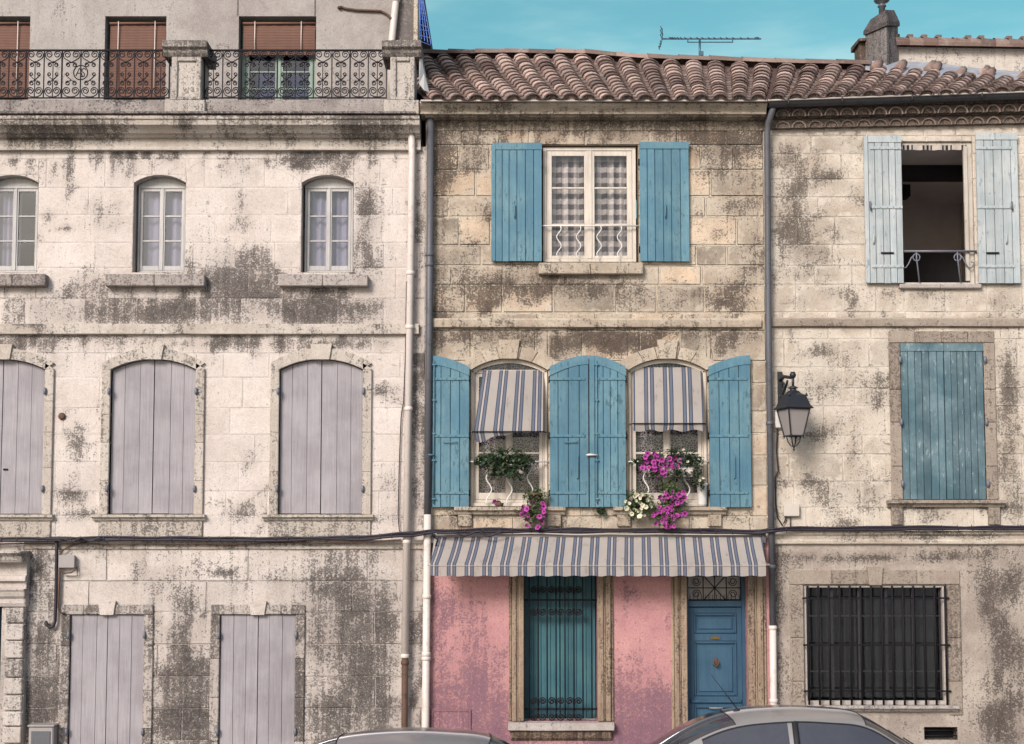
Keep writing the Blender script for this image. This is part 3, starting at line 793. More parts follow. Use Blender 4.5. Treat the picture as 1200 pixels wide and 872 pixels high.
# first floor: closed lilac shutters in raised surrounds
for i, (xa, xb, za, zb, zs) in enumerate(MIDW):
    surround(h1, xa, xb, za, zb, zs, .13, .0, 'trim1', proud=.045, wk=.15)
    xm = (xa + xb) / 2
    top = lambda t, xa=xa, xb=xb, zs=zs, zb=zb, s=0: 0
    for s in (0, 1):
        p, q = (xa + .006, xm - .004) if s == 0 else (xm + .004, xb - .006)
        fn = (lambda t, s=s, zs=zs, zb=zb: arc_z(.5 * t + .5 * s, zs, zb) - .012)
        o = plank_shutter(h1, p, q, za + .012, zb, .07, 3, 'grey_paint', top=fn, gap=.006, seed=i, tonev=(.35, .65))
        for py in (459, 573): pintle(o, xa - .012 if s == 0 else xb + .012, PZ(py), -.065, 'grey_iron')
        if i == 0 and s == 1:
            k = MB(); k.box(p + .03, p + .10, .02, .04, PZ(551), PZ(549)); k.build('latch', M['iron'], o)
    moulded_sill(h1, xa - .22, xb + .17, PZ(603, -.1), .085, 0, 'trim1', .1, legs=.0)
    k = MB(); k.box(xa - .14, xb + .13, -.03, .05, PZ(632), PZ(611), c=.01, dirt=.35); k.build('sill_apron', M['trim1'], h1)
# ground floor: closed lilac door shutters
for i, (xa, xb, za, zb) in enumerate(DG):
    surround(h1, xa, xb, 0, zb, None, .135, 0, 'wall1g', proud=.04, wk=.12, soil=.3)
    xm = (xa + xb) / 2
    for s in (0, 1):
        p, q = (xa + .006, xm - .003) if s == 0 else (xm + .003, xb - .006)
        o = plank_shutter(h1, p, q, .03, zb - .008, .04, 3, 'grey_paint', gap=.006, seed=i + 9, tonev=(.35, .65), name='door_shutter')
        for py in (744, 857): pintle(o, xa - .012 if s == 0 else xb + .012, PZ(py), -.055, 'grey_iron')
# shop doorway at the far left: rusticated pilaster with capital
m = MB(); rg = random.Random(8)
y0 = PZ(711)
for (x0, x1) in ((8, 31),):
    zz = 0; ed = [870, 850, 832, 813, 793, 771, 750, 730, 711]
    zs_ = [0, PZ(888)] + [PZ(e) for e in ed]
    for a, b in zip(zs_, zs_[1:]):
        m.box(PX(9, 800), PX(30, 800), -.15, .05, a + .008, b - .008, c=.014, tone=rg.uniform(.3, .7), dirt=rg.uniform(.1, .5))
    m.box(PX(3, 800), PX(31, 800), -.1, .04, 0, y0, tone=.1, dirt=.4)
o = m.build('pilaster', M['wall1g'], h1)
m = MB()
m.profile(prof([(711, .14), (707, .17), (702, .17), (699, .21), (693, .23), (692, .25), (690.5, .25), (690, .14), (681, .14), (681, .2), (679, .2), (675, .18), (674, .14), (660, .14), (659, .3), (656, .33), (652, .34), (648, .42), (646, .42)][::-1]), XL, PX(36), df=blobs([(20, 655, 30, 8, .5), (20, 695, 30, 10, .35), (44, 650, 8, 10, .7)]))
m.build('door_cornice', M['wall1g'], h1)
m = MB(); xa, xb, za, zb = opg[0]
m.box(xa, xb - .06, .1, .16, 0, zb); m.box(xb - .12, xb - .06, .06, .1, 0, zb)
m.build('shop_door', M['deep_blue'], h1)

# ---- terrace and attic storey
ZP0, ZP1 = PZ(135.5, -.1), PZ(117, -.1)
dp = blobs([(60, 128, 40, 8, .8), (130, 128, 40, 7, .7), (170, 127, 30, 7, .7), (280, 127, 40, 8, .6), (400, 126, 60, 6, .5), (20, 127, 24, 8, .7)])
m = MB()
for (a, b) in ((-130, 196), (243, 451)):
    m.profile([(.2, ZP0), (-.1, ZP0), (-.1, ZP1), (.2, ZP1)], PX(a, 126), PX(b, 126), df=dp, closed=True)
m.box(XL, PX(489, 130), -.3, 7.05, ZP0 - .03, ZP0 + .004, dirt=.5)
m.build('parapet', M['parapet'], h1)
for (a, b, nm) in ((196, 243, ''), (451, 492, '')):
    m = MB(); xa, xb = PX(a, 126), PX(b, 126); yb = -.16; ye = .42
    m.box(xa, xb, yb, ye, ZP0 + .003, PZ(117, yb), c=.012, dirt=.25)
    pa, pb = xa + .09, xb - .07
    zt = PZ(66, yb)
    m.box(pa, pb, yb + .045, ye - .03, PZ(117, yb) + .002, zt, c=.012, dirt=.15, tone=.7)
    # moulded frame of the recessed panel
    for (q0, q1, z0, z1) in ((pa, pa + .09, PZ(117, yb), zt), (pb - .07, pb, PZ(117, yb), zt), (pa + .09, pb - .07, zt - .07, zt), (pa + .09, pb - .07, PZ(117, yb), PZ(117, yb) + .06)):
        m.box(q0 + .001, q1 - .001, yb + .012, yb + .044, z0 + .003, z1 - .001, c=.014, dirt=.3, tone=.4)
    m.profile([(ye, zt + .001), (yb + .02, zt + .001), (yb - .02, zt + .05), (yb - .03, zt + .09), (yb - .08, zt + .12), (yb - .08, PZ(47, yb - .08)), (ye + .05, PZ(47, yb - .08))], xa - .03, xb + .03, closed=True, df=lambda x, z: .65)
    m.build('pier', M['pierstone'], h1)
AY = 1.5
da = blobs([(250, 20, 60, 20, .25), (180, 60, 60, 20, .2), (400, 50, 40, 30, .25), (470, 20, 14, 60, .6), (360, 90, 60, 20, .3)])
AT = [(-46, 34), (122, 194), (279, 370)]
m = MB(); XA1 = PX(463, 60, AY)
opa = [RECT(a, 19, b, 150, AY) for a, b in AT]
flat(m, (XL - .8, XA1, PZ(150, AY), PZ(-60, AY)), opa, AY, da)
for o4 in opa: reveal(m, *o4, AY, AY + .3, dirt=.1)
m.box(XA1 + .001, PX(485, 60, AY - .15), AY - .12, AY + .2, PZ(150, AY), PZ(-60, AY), c=.01, dirt=.75)
m.add([(XA1, AY + .2, PZ(150, AY)), (XA1, AY + 5, PZ(150, AY)), (XA1, AY + 5, PZ(-60, AY)), (XA1, AY + .2, PZ(-60, AY))], [(0, 1, 2, 3)])
m.add([(XL - .8, AY + .2, PZ(150, AY)), (XL - .8, AY + 5, PZ(150, AY)), (XL - .8, AY + 5, PZ(-60, AY)), (XL - .8, AY + .2, PZ(-60, AY))], [(0, 1, 2, 3)])
m.add([(XL - .8, AY + 5, PZ(150, AY)), (XA1, AY + 5, PZ(150, AY)), (XA1, AY + 5, PZ(-60, AY)), (XL - .8, AY + 5, PZ(-60, AY))], [(0, 1, 2, 3)])
for px_ in (278.5, 369):
    m.box(PX(px_ - .6, 10, AY), PX(px_ + .6, 10, AY), AY - .012, AY + .01, PZ(18, AY), PZ(-50, AY), c=.002, dirt=.9)
m.build('attic_wall', M['attic'], h1)
m = MB(); m.box(PX(486, 25, AY), PX(491, 25, AY), AY - .25, AY + .3, PZ(58, AY), PZ(-60, AY), c=.006, dirt=.2)
m.build('corner_strip', M['mortar2'], h1)
m = MB(); zr = PZ(-60, AY); m.box(XL - .9, PX(486, 0, AY), AY - .3, AY + 5.1, zr + .002, zr + .2); m.build('roof', M['tile_dark'], h1)
for i, (xa, xb, za, zb) in enumerate(opa):
    casement(h1, xa + .02, xb - .02, za, zb - .01, AY + .2, 'green_paint', 'glass_dark', bars=2, bz=[PZ(84, AY + .2), PZ(104, AY + .2)], st=.06, outer=.06)
    k = MB(); k.add([(xa, AY + .42, za), (xb, AY + .42, za), (xb, AY + .42, zb), (xa, AY + .42, zb)], [(0, 1, 2, 3)])
    k.build('dark_backing', M['navy'], h1)
    b = MB(); bot = PZ((112, 112, 62)[i], AY); g0 = AY + .12
    b.sheet(lambda a, c, xa=xa, xb=xb, zb=zb, bot=bot: (xa + .06 + (xb - xa - .09) * a, AY + .1 - .02 * math.sin(c * 3) + .004 * math.sin(a * 40), bot + (zb - .1 - bot) * c), 20, 14)
    t = thing('roller_blind', ((xa + xb) / 2, AY, bot), ('red-brown cane roller blind in the attic window cut by the picture edge', 'red-brown cane blind let right down in the attic window beside the first pier', 'red-brown cane blind half raised over blue-grey attic panes')[i], 'blind', 'cane blinds on the attic floor')
    b.build('cane_sheet', M['cane'], t)
    b = MB(); b.tube([(xa + .05, AY + .08, zb - .09), (xb - .02, AY + .08, zb - .09)], .022, 8); b.build('roller', M['cane'], t)
    for q in (.2, .8):
        b = MB(); xx = xa + (xb - xa) * q; b.tube([(xx, AY + .06, zb - .06), (xx, AY + .055, bot + .02)], .008, 5); b.build('pull_cord', M['pvc'], t)
# wrought iron railing
RY = -.02
zr0, zr1 = PZ(115.5, RY), PZ(58.5, RY); HH = zr1 - zr0
def scrollwork(m, x0, x1, medal=None):
    n = max(1, round((x1 - x0) / .268)); w = (x1 - x0) / n; sx = w / .268; sz = HH / .71
    def T(x, z): return (x, RY, zr0 + z * sz)
    m.box(x0, x1, RY - .016, RY + .016, zr1 - .02, zr1 + .004, c=.003); m.box(x0, x1, RY - .01, RY + .01, zr0, zr0 + .018, c=.003)
    for i in range(n + 1):
        x = x0 + w * i; thick = .0105 if i % 4 else .014
        m.tube([T(x, 0), T(x, .71)], thick, 4)
    for i in range(n):
        xc = x0 + w * (i + .5)
        md = medal is not None and i in (medal, medal + 1)
        if not md: m.tube([T(xc, .0), T(xc, .55)], .008, 4)
        for s in (-1, 1):
            def L(lst, r=.0092): m.tube([T(xc + s * x * sx, z) for x, z in lst], r, 4)
            L([(0, .022), (.05, .028), (.09, .05), (.114, .085)] + spiral(.060, .112, .056, -.1, 1.55, 18))
            L([(0, .525), (.05, .555), (.1, .585), (.118, .615)] + spiral(.062, .64, .056, 0, 1.5, 18))
            L([(0, .525)] + spiral(.045, .49, .034, 2.0, -1.35, 14, .35))
            if not md or (s == -1) == (i == medal):
                L([(0, .27), (.025, .29), (.06, .325)] + spiral(.052, .352, .028, -.9, 1.1, 12, .4))
            L([(0, .27)] + spiral(.046, .222, .036, 2.2, -1.35, 14, .35))
    if medal is not None:
        xc = x0 + w * (medal + 1); zc = .378
        m.tube([T(xc + .105 * math.cos(a * PI / 12), zc + .105 * math.sin(a * PI / 12)) for a in range(25)], .009, 5)
        m.tube([T(xc - .07, zc - .05), T(xc - .02, zc + .065), T(xc + .03, zc - .06)], .009, 5)
        m.tube([T(xc - .05, zc - .01), T(xc + .02, zc - .01)], .007, 5)
        m.tube([T(xc + x, zc + z) for x, z in ((.075, .045), (.05, .06), (.02, .05), (.015, .02), (.04, .0), (.06, -.02), (.05, -.055), (.02, -.06), (-.005, -.045))], .009, 5)
m = MB(); scrollwork(m, PX(-110, 87), PX(31, 87)); scrollwork(m, PX(31, 87), PX(73, 87)); scrollwork(m, PX(73, 87), PX(117, 87), 0); scrollwork(m, PX(117, 87), PX(199, 87))
m.build('terrace_railing', M['iron'], h1)
m = MB(); scrollwork(m, PX(240, 87), PX(453, 87)); m.build('terrace_railing', M['iron'], h1)
# drainpipes of the townhouse
pxs = lambda px, py, y: (PX(px, py, y), y, PZ(py, y))
downpipe(h1, [pxs(466, -50, AY - .2), pxs(464, 0, AY - .2), pxs(459, 50, AY - .2), pxs(458, 120, AY - .2)], .055, 'pvc', rings=(PZ(6, AY),))
downpipe(h1, [(PX(480, 151, -.03), .0, PZ(151)), (PX(481, 153, -.12), -.08, PZ(154)), (PX(483, 160), -.11, PZ(162)), pxs(483, 180, -.11), pxs(474.5, 768, -.11)], .052, 'pvc', rings=(PZ(322), PZ(385), PZ(480), PZ(635), PZ(768)))
downpipe(h1, [pxs(474.5, 768, -.11), pxs(474, 850, -.11), (PX(474, 880), -.11, .0)], .046, 'rust', rings=(PZ(776),), name='pipe_foot')
# iron bracket cable on the attic wall
t = thing('wall_cable', P(430, 14, AY)[:1] + (AY, P(430, 14, AY)[1]), 'short brown cable running along the attic wall to the roof pipe', 'cable')
m = MB(); yy = AY - .03
m.tube([pxs(396, 9, yy), pxs(400, 8, yy), pxs(404, 10, yy), pxs(418, 12, yy), pxs(432, 12.5, yy), pxs(446, 13, yy), pxs(454, 17, yy), pxs(459, 22, AY - .24)], .02, 6)
m.build('cable_run', M['rust'], t)
m = MB(); m.lathe([(.03, -.02), (.04, 0), (.03, .02)], PX(398, 9, yy), yy, PZ(9, yy), 10); m.build('cable_clip', M['rust'], t)
# white flashing between pier and tiles
m = MB()
x0, z0 = P(492, 60, -.05); 
m.add([pxs(491.5, 58, -.05), pxs(494, 62, -.03), pxs(497, 86, 0.0), pxs(503, 108, .0), pxs(497, 106, -.1), pxs(491, 98, -.12)], [(0, 1, 2, 3, 4, 5)])
m.add([pxs(491.5, 58, -.04), pxs(494, 62, .4), pxs(503, 108, .4), pxs(491, 98, .4)], [(0, 1, 2, 3)])
m.build('flashing', M['white_iron'], h1)
# blue wire guard fixed to the attic corner
t = thing('wire_guard', (PX(497, 25, .9), .9, PZ(50, .9)), 'blue painted wire guard fanning out from the attic corner above the tiles', 'wire guard')
m = MB(); gy = .9
for i in range(4):
    a = i / 3
    m.tube([pxs(492 + a * 2.5, -6, gy), pxs(492.5 + a * 8, 22 + 4 * a, gy - .1 * a), pxs(494 + a * 11, 46 + 6 * a, gy - .2 * a)], .007, 4)
for i in range(9):
    b = i / 8
    m.tube([pxs(491.5, -4 + b * 52, gy), pxs(494.5 + b * 10 + (i % 2) * 1.5, -5 + b * 55 + (i % 3) * 1.5, gy - .2 * b)], .005, 4)
m.build('wire_mesh', M['blue_wire'], t)
m = MB(); m.tube([pxs(491.8, -8, gy), pxs(492.5, 52, gy)], .016, 6); m.build('post', M['blue_wire'], t)
# ================================================================== PINK-FRONTED MIDDLE HOUSE
h2 = thing('stone_house', (1.25, 0, 0), 'narrow stone house with bright blue shutters and pink ground floor between two pale houses', 'house')
X2 = PX(901)
rs_ = random.Random(78)
STREAK3 = [(x + rs_.uniform(-9, 9), y, rs_.uniform(3, 6), rs_.uniform(8, 26), rs_.uniform(.25, .7)) for x0, x1, y in ((510, 895, 162), (632, 752, 332), (510, 895, 394), (532, 660, 610)) for x in range(x0, x1, 14)]
STREAK3 += [(rs_.uniform(510, 895), rs_.uniform(160, 410), rs_.uniform(4, 26), rs_.uniform(3, 12), rs_.uniform(.3, .65)) for _ in range(70)]
d2 = blobs(STREAK3 + [
    (700, 148, 220, 9, .75), (850, 165, 50, 20, .55), (520, 200, 14, 60, .5), (560, 180, 30, 20, .35), (880, 220, 30, 40, .35), (640, 340, 40, 12, .5), (560, 345, 40, 16, .45), (720, 345, 50, 12, .4), (830, 345, 50, 16, .35),
    (700, 392, 180, 7, .55), (560, 396, 40, 10, .6), (660, 405, 30, 14, .5), (690, 400, 40, 12, .5), (850, 402, 40, 12, .45), (512, 300, 10, 200, .45), (640, 330, 90, 6, .5), (665, 610, 20, 10, .4), (870, 480, 14, 60, .25), (530, 610, 16, 12, .4), (860, 605, 24, 12, .35), (850, 175, 25, 10, .4), (540, 320, 30, 20, .3)])
oT = RECT(634, 170, 748, 307)
oF = []
for (a, b) in ((551, 642), (736, 829)):
    xa, xb, za, zb = RECT(a, 420, b, 594); oF.append((xa, xb, za, zb, PZ(434)))
ZS = PZ(630); m = MB(); mo = MB(); rg = random.Random(21)
holes = [oT] + [q[:4] for q in oF]
flat(mo, (XM, X2, ZS, PZ(118)), holes, .01, d2)
ashlar(m, (XM, X2, ZS, PZ(141)), holes, .01, d2, (.27, .46), (.42, .95), gap=.02, jit=.012, cham=.012, proud=.008, tone=(.0, 1.), rng=rg)
for (xa, xb, za, zb, zs) in oF: spandrel(m, xa, xb, zs, zb, -.004, d2)
reveal(m, *oT, -.006, .3, dirt=.15); [reveal(m, xa, xb, za, zb, -.006, .3, zs, dirt=.15) for (xa, xb, za, zb, zs) in oF]
w2 = m.build('stone_wall', M['wall2'], h2)
mo.build('mortar_bed', M['mortar2'], h2)
m = MB(); shell(m, XM + .01, X2 - .01, PZ(125)); m.build('side_and_rear_wall', M['wall2'], h2)
# pink ground floor
STREAK5 = [(rs_.uniform(505, 785), rs_.uniform(690, 870), rs_.uniform(4, 18), rs_.uniform(4, 22), rs_.uniform(.15, .4)) for _ in range(50)]
dpk = blobs(STREAK5 + [(550, 870, 60, 60, .55), (520, 760, 10, 120, .35), (560, 760, 20, 30, .35), (555, 800, 24, 26, .5), (545, 725, 20, 14, .25), (750, 860, 50, 50, .75), (745, 800, 40, 30, .35), (600, 868, 60, 16, .6), (580, 840, 40, 30, .3), (510, 850, 30, 60, .45), (730, 880, 60, 40, .7), (780, 850, 10, 50, .5)])
oW = RECT(614, 655, 700, 845); oD = (PX(805, 780), PX(876, 780), 0, PZ(668))
m = MB()
def hump(df, x, z): return df(x, z)
xs0 = (XM, X2, -.2, ZS)
rs = [xs0]
flat(m, xs0, [oW, oD, ], .004, dpk, tone=.5)
for i, (vx, vy, vz) in enumerate(m.v):
    m.v[i] = (vx, vy - .012 + .006 * mnoise.noise(Vector((vx * 1.7, vz * 1.7, 5.))), vz)
reveal(m, *oW, -.004, .4, dirt=.5); reveal(m, *oD, -.004, .4, dirt=.5)
m.build('pink_wall', M['pink'], h2)
m = MB(); xa, xb, za, zb = RECT(505, 831, 552, 905)
for (p, q, r, s) in ((xa, xa + .035, 0, zb), (xb - .035, xb, 0, zb), (xa + .035, xb - .035, zb - .035, zb)): m.box(p, q, -.03, .0, r, s - .001, dirt=.7)
m.box(xa + .035, xb - .035, -.018, .0, 0, zb - .035, dirt=.6)
m.box(xa + .12, xa + .125, -.024, -.015, 0, zb - .036, dirt=.8); m.box(xb - .12, xb - .115, -.024, -.015, 0, zb - .036, dirt=.8)
m.build('access_panel', M['pink'], h2)
# eaves cornice and string course
dcn = blobs([(560, 138, 90, 3, 0.45), (700, 138, 90, 3, 0.40), (820, 138, 60, 3, 0.40), (620, 125, 30, 6, 0.20), (800, 126, 30, 7, 0.25), (520, 125, 20, 8, 0.20), (700, 148, 240, 6, 0.38), (880, 128, 12, 6, 0.30)])
def p2(lst, back=.08): return prof(lst, back)
m = MB(); m.profile(p2([(118, .36), (121, .36), (124, .33), (128, .28), (131, .25), (133.5, .245)]), PX(494, 126), PX(894, 126), df=dcn)
m.build('cornice', M['trim2'], h2)
m = MB(); m.profile(p2([(133.6, .20), (137, .18), (139, .12), (140.5, .07), (141.5, .02)]), PX(499, 140), PX(896, 140), df=lambda x, z: .5 + .4 * mnoise.noise(Vector((x * 2, 3, 4))))
m.box(PX(510, 148), PX(897, 148), -.016, .05, PZ(153.5), PZ(142), c=.004, dirt=.62, tone=.4)
m.build('frieze', M['trim2'], h2)
m = MB(); m.box(PX(493, 118, -.4), PX(899, 118, -.4), -.42, -.36, PZ(118.5, -.4) - .01, PZ(117.2, -.4), c=.004); m.build('eaves_gutter', M['gutter_lip'], h2)
m = MB(); m.profile(p2([(373, .06), (375, .07), (383, .06), (385, .01)]), XM + .12, X2 - .08, df=blobs([(560, 379, 40, 6, .4), (700, 384, 200, 3, .5), (800, 379, 30, 6, .3)]))
m.build('string_course', M['trim2'], h2)
# top window
xa, xb, za, zb = oT
w = casement(h2, xa + .03, xb - .03, za + .01, zb - .02, .05, 'cream_paint', 'glass_dark', bars=1, bz=[PZ(219), PZ(262)], st=.075, bot=.05, outer=.055, meet=.11)
sill_box(h2, PX(631, 314), PX(753, 314), PZ(321, -.1), PZ(308, -.1), 0, 'trim2', .11, dirt=.2)
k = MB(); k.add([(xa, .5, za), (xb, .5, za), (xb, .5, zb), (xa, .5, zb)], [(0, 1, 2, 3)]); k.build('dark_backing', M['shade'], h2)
xm = (xa + xb) / 2
for i, (p, q) in enumerate(((xa + .1, xm - .06), (xm + .06, xb - .1))):
    o = net_sheet(p, q, za + .05, zb - .06, .22, None, folds=5, amp=.03, rep=3.2, seed=3 + i).build('checked_curtain', M['check'])
    o['label'] = ('grey checked net curtain behind the casement beside the left blue shutter of the top window', 'grey checked net curtain behind the casement beside the right blue shutter of the top window')[i]
    o['category'] = 'curtain'; o['group'] = 'checked curtains of the top window'
m = MB(); zr = PZ(265, 0)
m.tube([(xa, -.02, zr), (xb, -.02, zr)], .011, 6)
for px_ in (655, 678, 702, 726):
    xx = PX(px_, 285); hb = zr - za - .02
    m.tube([(xx + .035 * math.sin(t / 16 * 2 * PI * 2.0 + .6) , -.02, zr - hb * t / 16) for t in range(17)], .0085, 6)
m.build('window_guard', M['white_iron'], h2)
for (a, b, side) in ((576, 635, -1), (749, 807, 1)):
    p, q, r, s = RECT(a, 168.5 if side > 0 else 169.5, b, 307.5)
    o = plank_shutter(h2, p + (.06 if side < 0 else 0), q, r, s, -.045, 6, 'blue_paint', rail=.10, side=0, seed=a)
    if side < 0:
        e = MB(); e.box(p, p + .06, -.085, -.04, r + .004, s - .012); e.build('edge_board', M['blue_paint'], o)
    zc = PZ(249); xx = PX(603 if side < 0 else 779, 249)
    e = MB(); e.tube([(xx, -.095, zc + .1), (xx, -.11, zc + .05), (xx, -.11, zc - .06), (xx, -.095, zc - .11)], .009, 6); e.build('latch', M['blue_paint'], o)
    for zz in (r + .18, s - .3):
        e = MB(); hx = q if side < 0 else p; e.tube([(hx, -.06, zz - .05), (hx, -.06, zz + .05)], .016, 8); e.build('hinge', M['iron'], o)
# first floor windows
for i, (xa, xb, za, zb, zs) in enumerate(oF):
    # voussoir arch
    m = MB(); rg2 = random.Random(40 + i); n = 24; wv = .16; bands = (0, 5, 9, 15, 19, 24)
    ext = .16
    def inn(t): return (xa + (xb - xa) * t, arc_z(t, zs, zb))
    def ou(t): return (xa - ext + (xb - xa + 2 * ext) * t, arc_z(t, zs - .02, zb) + wv * (.72 + .4 * (1 - (2 * t - 1) ** 2)))
    for b0, b1 in zip(bands, bands[1:]):
        tn = rg2.uniform(.2, .9); g = .0018
        for k in range(b0, b1):
            t0 = k / n + (g * 2.5 if k == b0 else 0); t1 = (k + 1) / n - (g * 2.5 if k == b1 - 1 else 0)
            m.prism([inn(t0), inn(t1), ou(t1), ou(t0)], -.028, .06, tone=tn, dirt=.12)
        # thin drip moulding
    ms = m.build('arch_surround', M['trim2'], h2)
    k = MB(); xm = (xa + xb) / 2
    k.prism([(xm - .115, zb - .01), (xm + .115, zb - .01), (xm + .155, zb + .27), (xm - .155, zb + .27)], -.06, .05, tone=.6, dirt=.15)
    k.build('keystone', M['trim2'], ms)
    # inner painted frame and casements
    f = MB()
    for (p, q) in ((xa + .004, xa + .05), (xb - .05, xb - .004)): f.box(p, q, .06, .14, za + .01, zs)
    pts = arch_pts(xa + .004, xb - .004, zs, zb - .006); pin = arch_pts(xa + .05, xb - .05, zs - .03, zb - .06)
    for a0, a1, c0, c1 in zip(pts, pts[1:], pin, pin[1:]): f.prism([a0, a1, c1, c0][::-1], .06, .14)
    f.box(xa + .05, xb - .05, .06, .14, za + .01, za + .06)
    f.build('window_frame', M['cream_paint'], h2)
    casement(h2, xa + .052, xb - .052, za + .062, zs + .02, .1, 'cream_paint', 'glass_dark', bars=0, bz=[PZ(531, .1)], st=.05, bot=.1, outer=.02, meet=.1)
    g = MB(); pp = arch_pts(xa + .052, xb - .052, zs + .025, zb - .062)
    g.add([(x, .13, z) for x, z in [(pp[0][0], zs + .02)] + pp[1:-1] + [(pp[-1][0], zs + .02)]], [list(range(len(pp)))])
    g.build('fanlight', M['glass_dark'], h2)
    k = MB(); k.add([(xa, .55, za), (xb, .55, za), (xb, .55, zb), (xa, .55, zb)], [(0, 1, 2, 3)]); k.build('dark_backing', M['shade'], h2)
    for s in (0, 1):
        p, q = (xa + .08, xm - .03) if s == 0 else (xm + .03, xb - .08)
        o = net_sheet(p, q, za + .08, zb - .05, .26, None, folds=4, amp=.025, seed=7 + s + 3 * i).build('lace_curtain', M['lace'])
        o['label'] = (('white lace curtain behind the ivy planter in the casement nearer the grey drainpipe', 'white lace curtain behind the ivy planter, in the casement beside the paired blue shutters'), ('white lace curtain behind the white petunias, in the casement beside the paired blue shutters', 'white lace curtain behind the pink flower box in the casement nearer the wall lantern'))[i][s]
        o['category'] = 'curtain'; o['group'] = 'lace curtains on the first floor'
    # white waved guard
    m = MB(); zr = PZ(541, -.02)
    m.tube([(xa - .005, -.02, zr), (xb + .005, -.02, zr)], .012, 6)
    for px_ in ((573, 597, 621) if i == 0 else (757, 780, 805)):
        xx = PX(px_, 570); hb = zr - za - .03
        m.tube([(xx + .04 * math.sin(t / 18 * 2 * PI * 1.8 + .5), -.02, zr - hb * t / 18) for t in range(19)], .011, 6)
    m.build('window_guard', M['white_iron'], h2)
    moulded_sill(h2, xa - .23, xb + .25, PZ(594, -.1), .11, 0, 'trim2', .11, legs=PZ(603) - PZ(617), legw=.2)
# arched blue shutters, folded back on the wall
SH = [(500.5, 550, -1, 0), (644, 689.5, 1, 1), (690.5, 733, -1, 2), (830, 879, 1, 3)]
for (a, b, free, idx) in SH:
    p, q, r, s = RECT(a, 417.5, b, 594.5); zh = PZ(431)
    fn = (lambda t, s=s, zh=zh: zh + (s - zh) * (1 - t ** 1.8)) if free < 0 else (lambda t, s=s, zh=zh: zh + (s - zh) * (1 - (1 - t) ** 1.8))
    eb = .075 if idx in (0, 2) else 0
    bats = [PZ(445), PZ(511.5), PZ(578)]
    if eb: pa_, qa_ = p + eb, q
    else: pa_, qa_ = p, q
    fo = (lambda t, fn=fn, p=p, q=q, pa_=pa_, qa_=qa_: fn(((pa_ + (qa_ - pa_) * t) - p) / (q - p)))
    o = plank_shutter(h2, pa_, qa_, r, s, -.05, 4, 'blue_paint', top=fo, rail=.13, battens=bats, bat_w=((.02, 1.) if idx in (0, 2) else (0., .92)), bat_h=.042, seed=idx * 7 + 5)
    if eb:
        e = MB(); e.hexa(p, p + eb - .003, -.1, -.05, r, fn(0), fn(eb / (q - p))); e.build('edge_board', M['blue_paint'], o)
        rx = p + eb + .03
        rod(o, rx, -.108, r + .05, s - .08, .0095, 'blue_paint', clips=[r + .12, PZ(509), PZ(540), s - .14, PZ(470)])
        e = MB(); zz = PZ(534); x1 = p - .02 if idx == 0 else p - .05
        e.tube([(x1, -.12, zz), (x1 + .05, -.135, zz + .005), (rx + .01, -.12, zz)], [.014, .018, .012], 8); e.build('latch', M['pvc' if idx == 2 else 'blue_paint'], o)
    if idx in (0, 1):
        xx = PX(527 if idx == 0 else 668, 518); zz = PZ(519)
        e = MB(); e.tube([(xx - .09, -.092, zz + .012), (xx - .09, -.11, zz), (xx + .1, -.11, zz), (xx + .1, -.092, zz + .012)], .007, 6); e.build('pull_handle', M['blue_paint'], o)
    if idx in (1, 3):
        xx = PX(677 if idx == 1 else 860, 545); e = MB(); z0_, z1_ = PZ(560), PZ(533)
        e.tube([(xx - .01, -.09, z1_), (xx, -.105, z1_ - .03), (xx, -.105, z0_), (xx - .015, -.09, z0_ - .02)], .008, 6); e.build('hook', M['blue_paint'], o)
    hx = q if free < 0 else p
    for zz in bats:
        e = MB(); e.tube([(hx, -.06, zz - .045), (hx, -.06, zz + .045)], .017, 8); e.build('hinge', M['iron'], o)
# barred ground floor window
xa, xb, za, zb = oW
for (a, b, ex) in ((596.5, 614, 'w'), (700, 719, 'e'), (786.5, 805, 'w'), (876, 898, 'e')):
    m = MB(); p, q = PX(a, 760), PX(b, 760); wz = q - p; base = za if a < 750 else 0
    rg2 = random.Random(int(a)); z = base
    cuts = ((0, 1, .05),)
    steps = [(0, .2, .035), (.2, .5, .07), (.5, .62, .05), (.62, 1, .07)] if ex == 'w' else [(0, .38, .07), (.38, .5, .05), (.5, .82, .07), (.82, 1, .035)]
    if a > 780:                                     # plinth block of the door jamb
        m.box(p - .02, q + .02, -.1, .05, 0, PZ(858), c=.015, tone=.6, dirt=.3); base = PZ(858)
    for (s0, s1, pr) in steps:
        m.box(p + wz * s0 + .001, p + wz * s1 - .001, -pr, .05, base + .002, ZS - .02, c=.01, tone=rg2.uniform(.3, .7), dirt=rg2.uniform(.1, .4))
    m.build('window_jamb' if a < 750 else 'door_jamb', M['jamb'], h2)
m = MB(); m.profile([(.3, PZ(846, -.15)), (-.15, PZ(847.5, -.15)), (-.15, PZ(856, -.15)), (-.1, PZ(857, -.1)), (.05, PZ(857, -.1))], PX(595.5, 850), PX(719, 850), df=lambda x, z: .1)
ws = m.build('window_sill', M['sill'], h2)
m = MB(); m.profile([(.05, PZ(857, -.1)), (-.1, PZ(858, -.1)), (-.07, PZ(865, -.07)), (-.02, PZ(868, -.02)), (.05, PZ(868))], PX(599, 862), PX(716, 862), df=lambda x, z: .6)
m.build('sill_moulding', M['jamb'], ws)
m = MB()
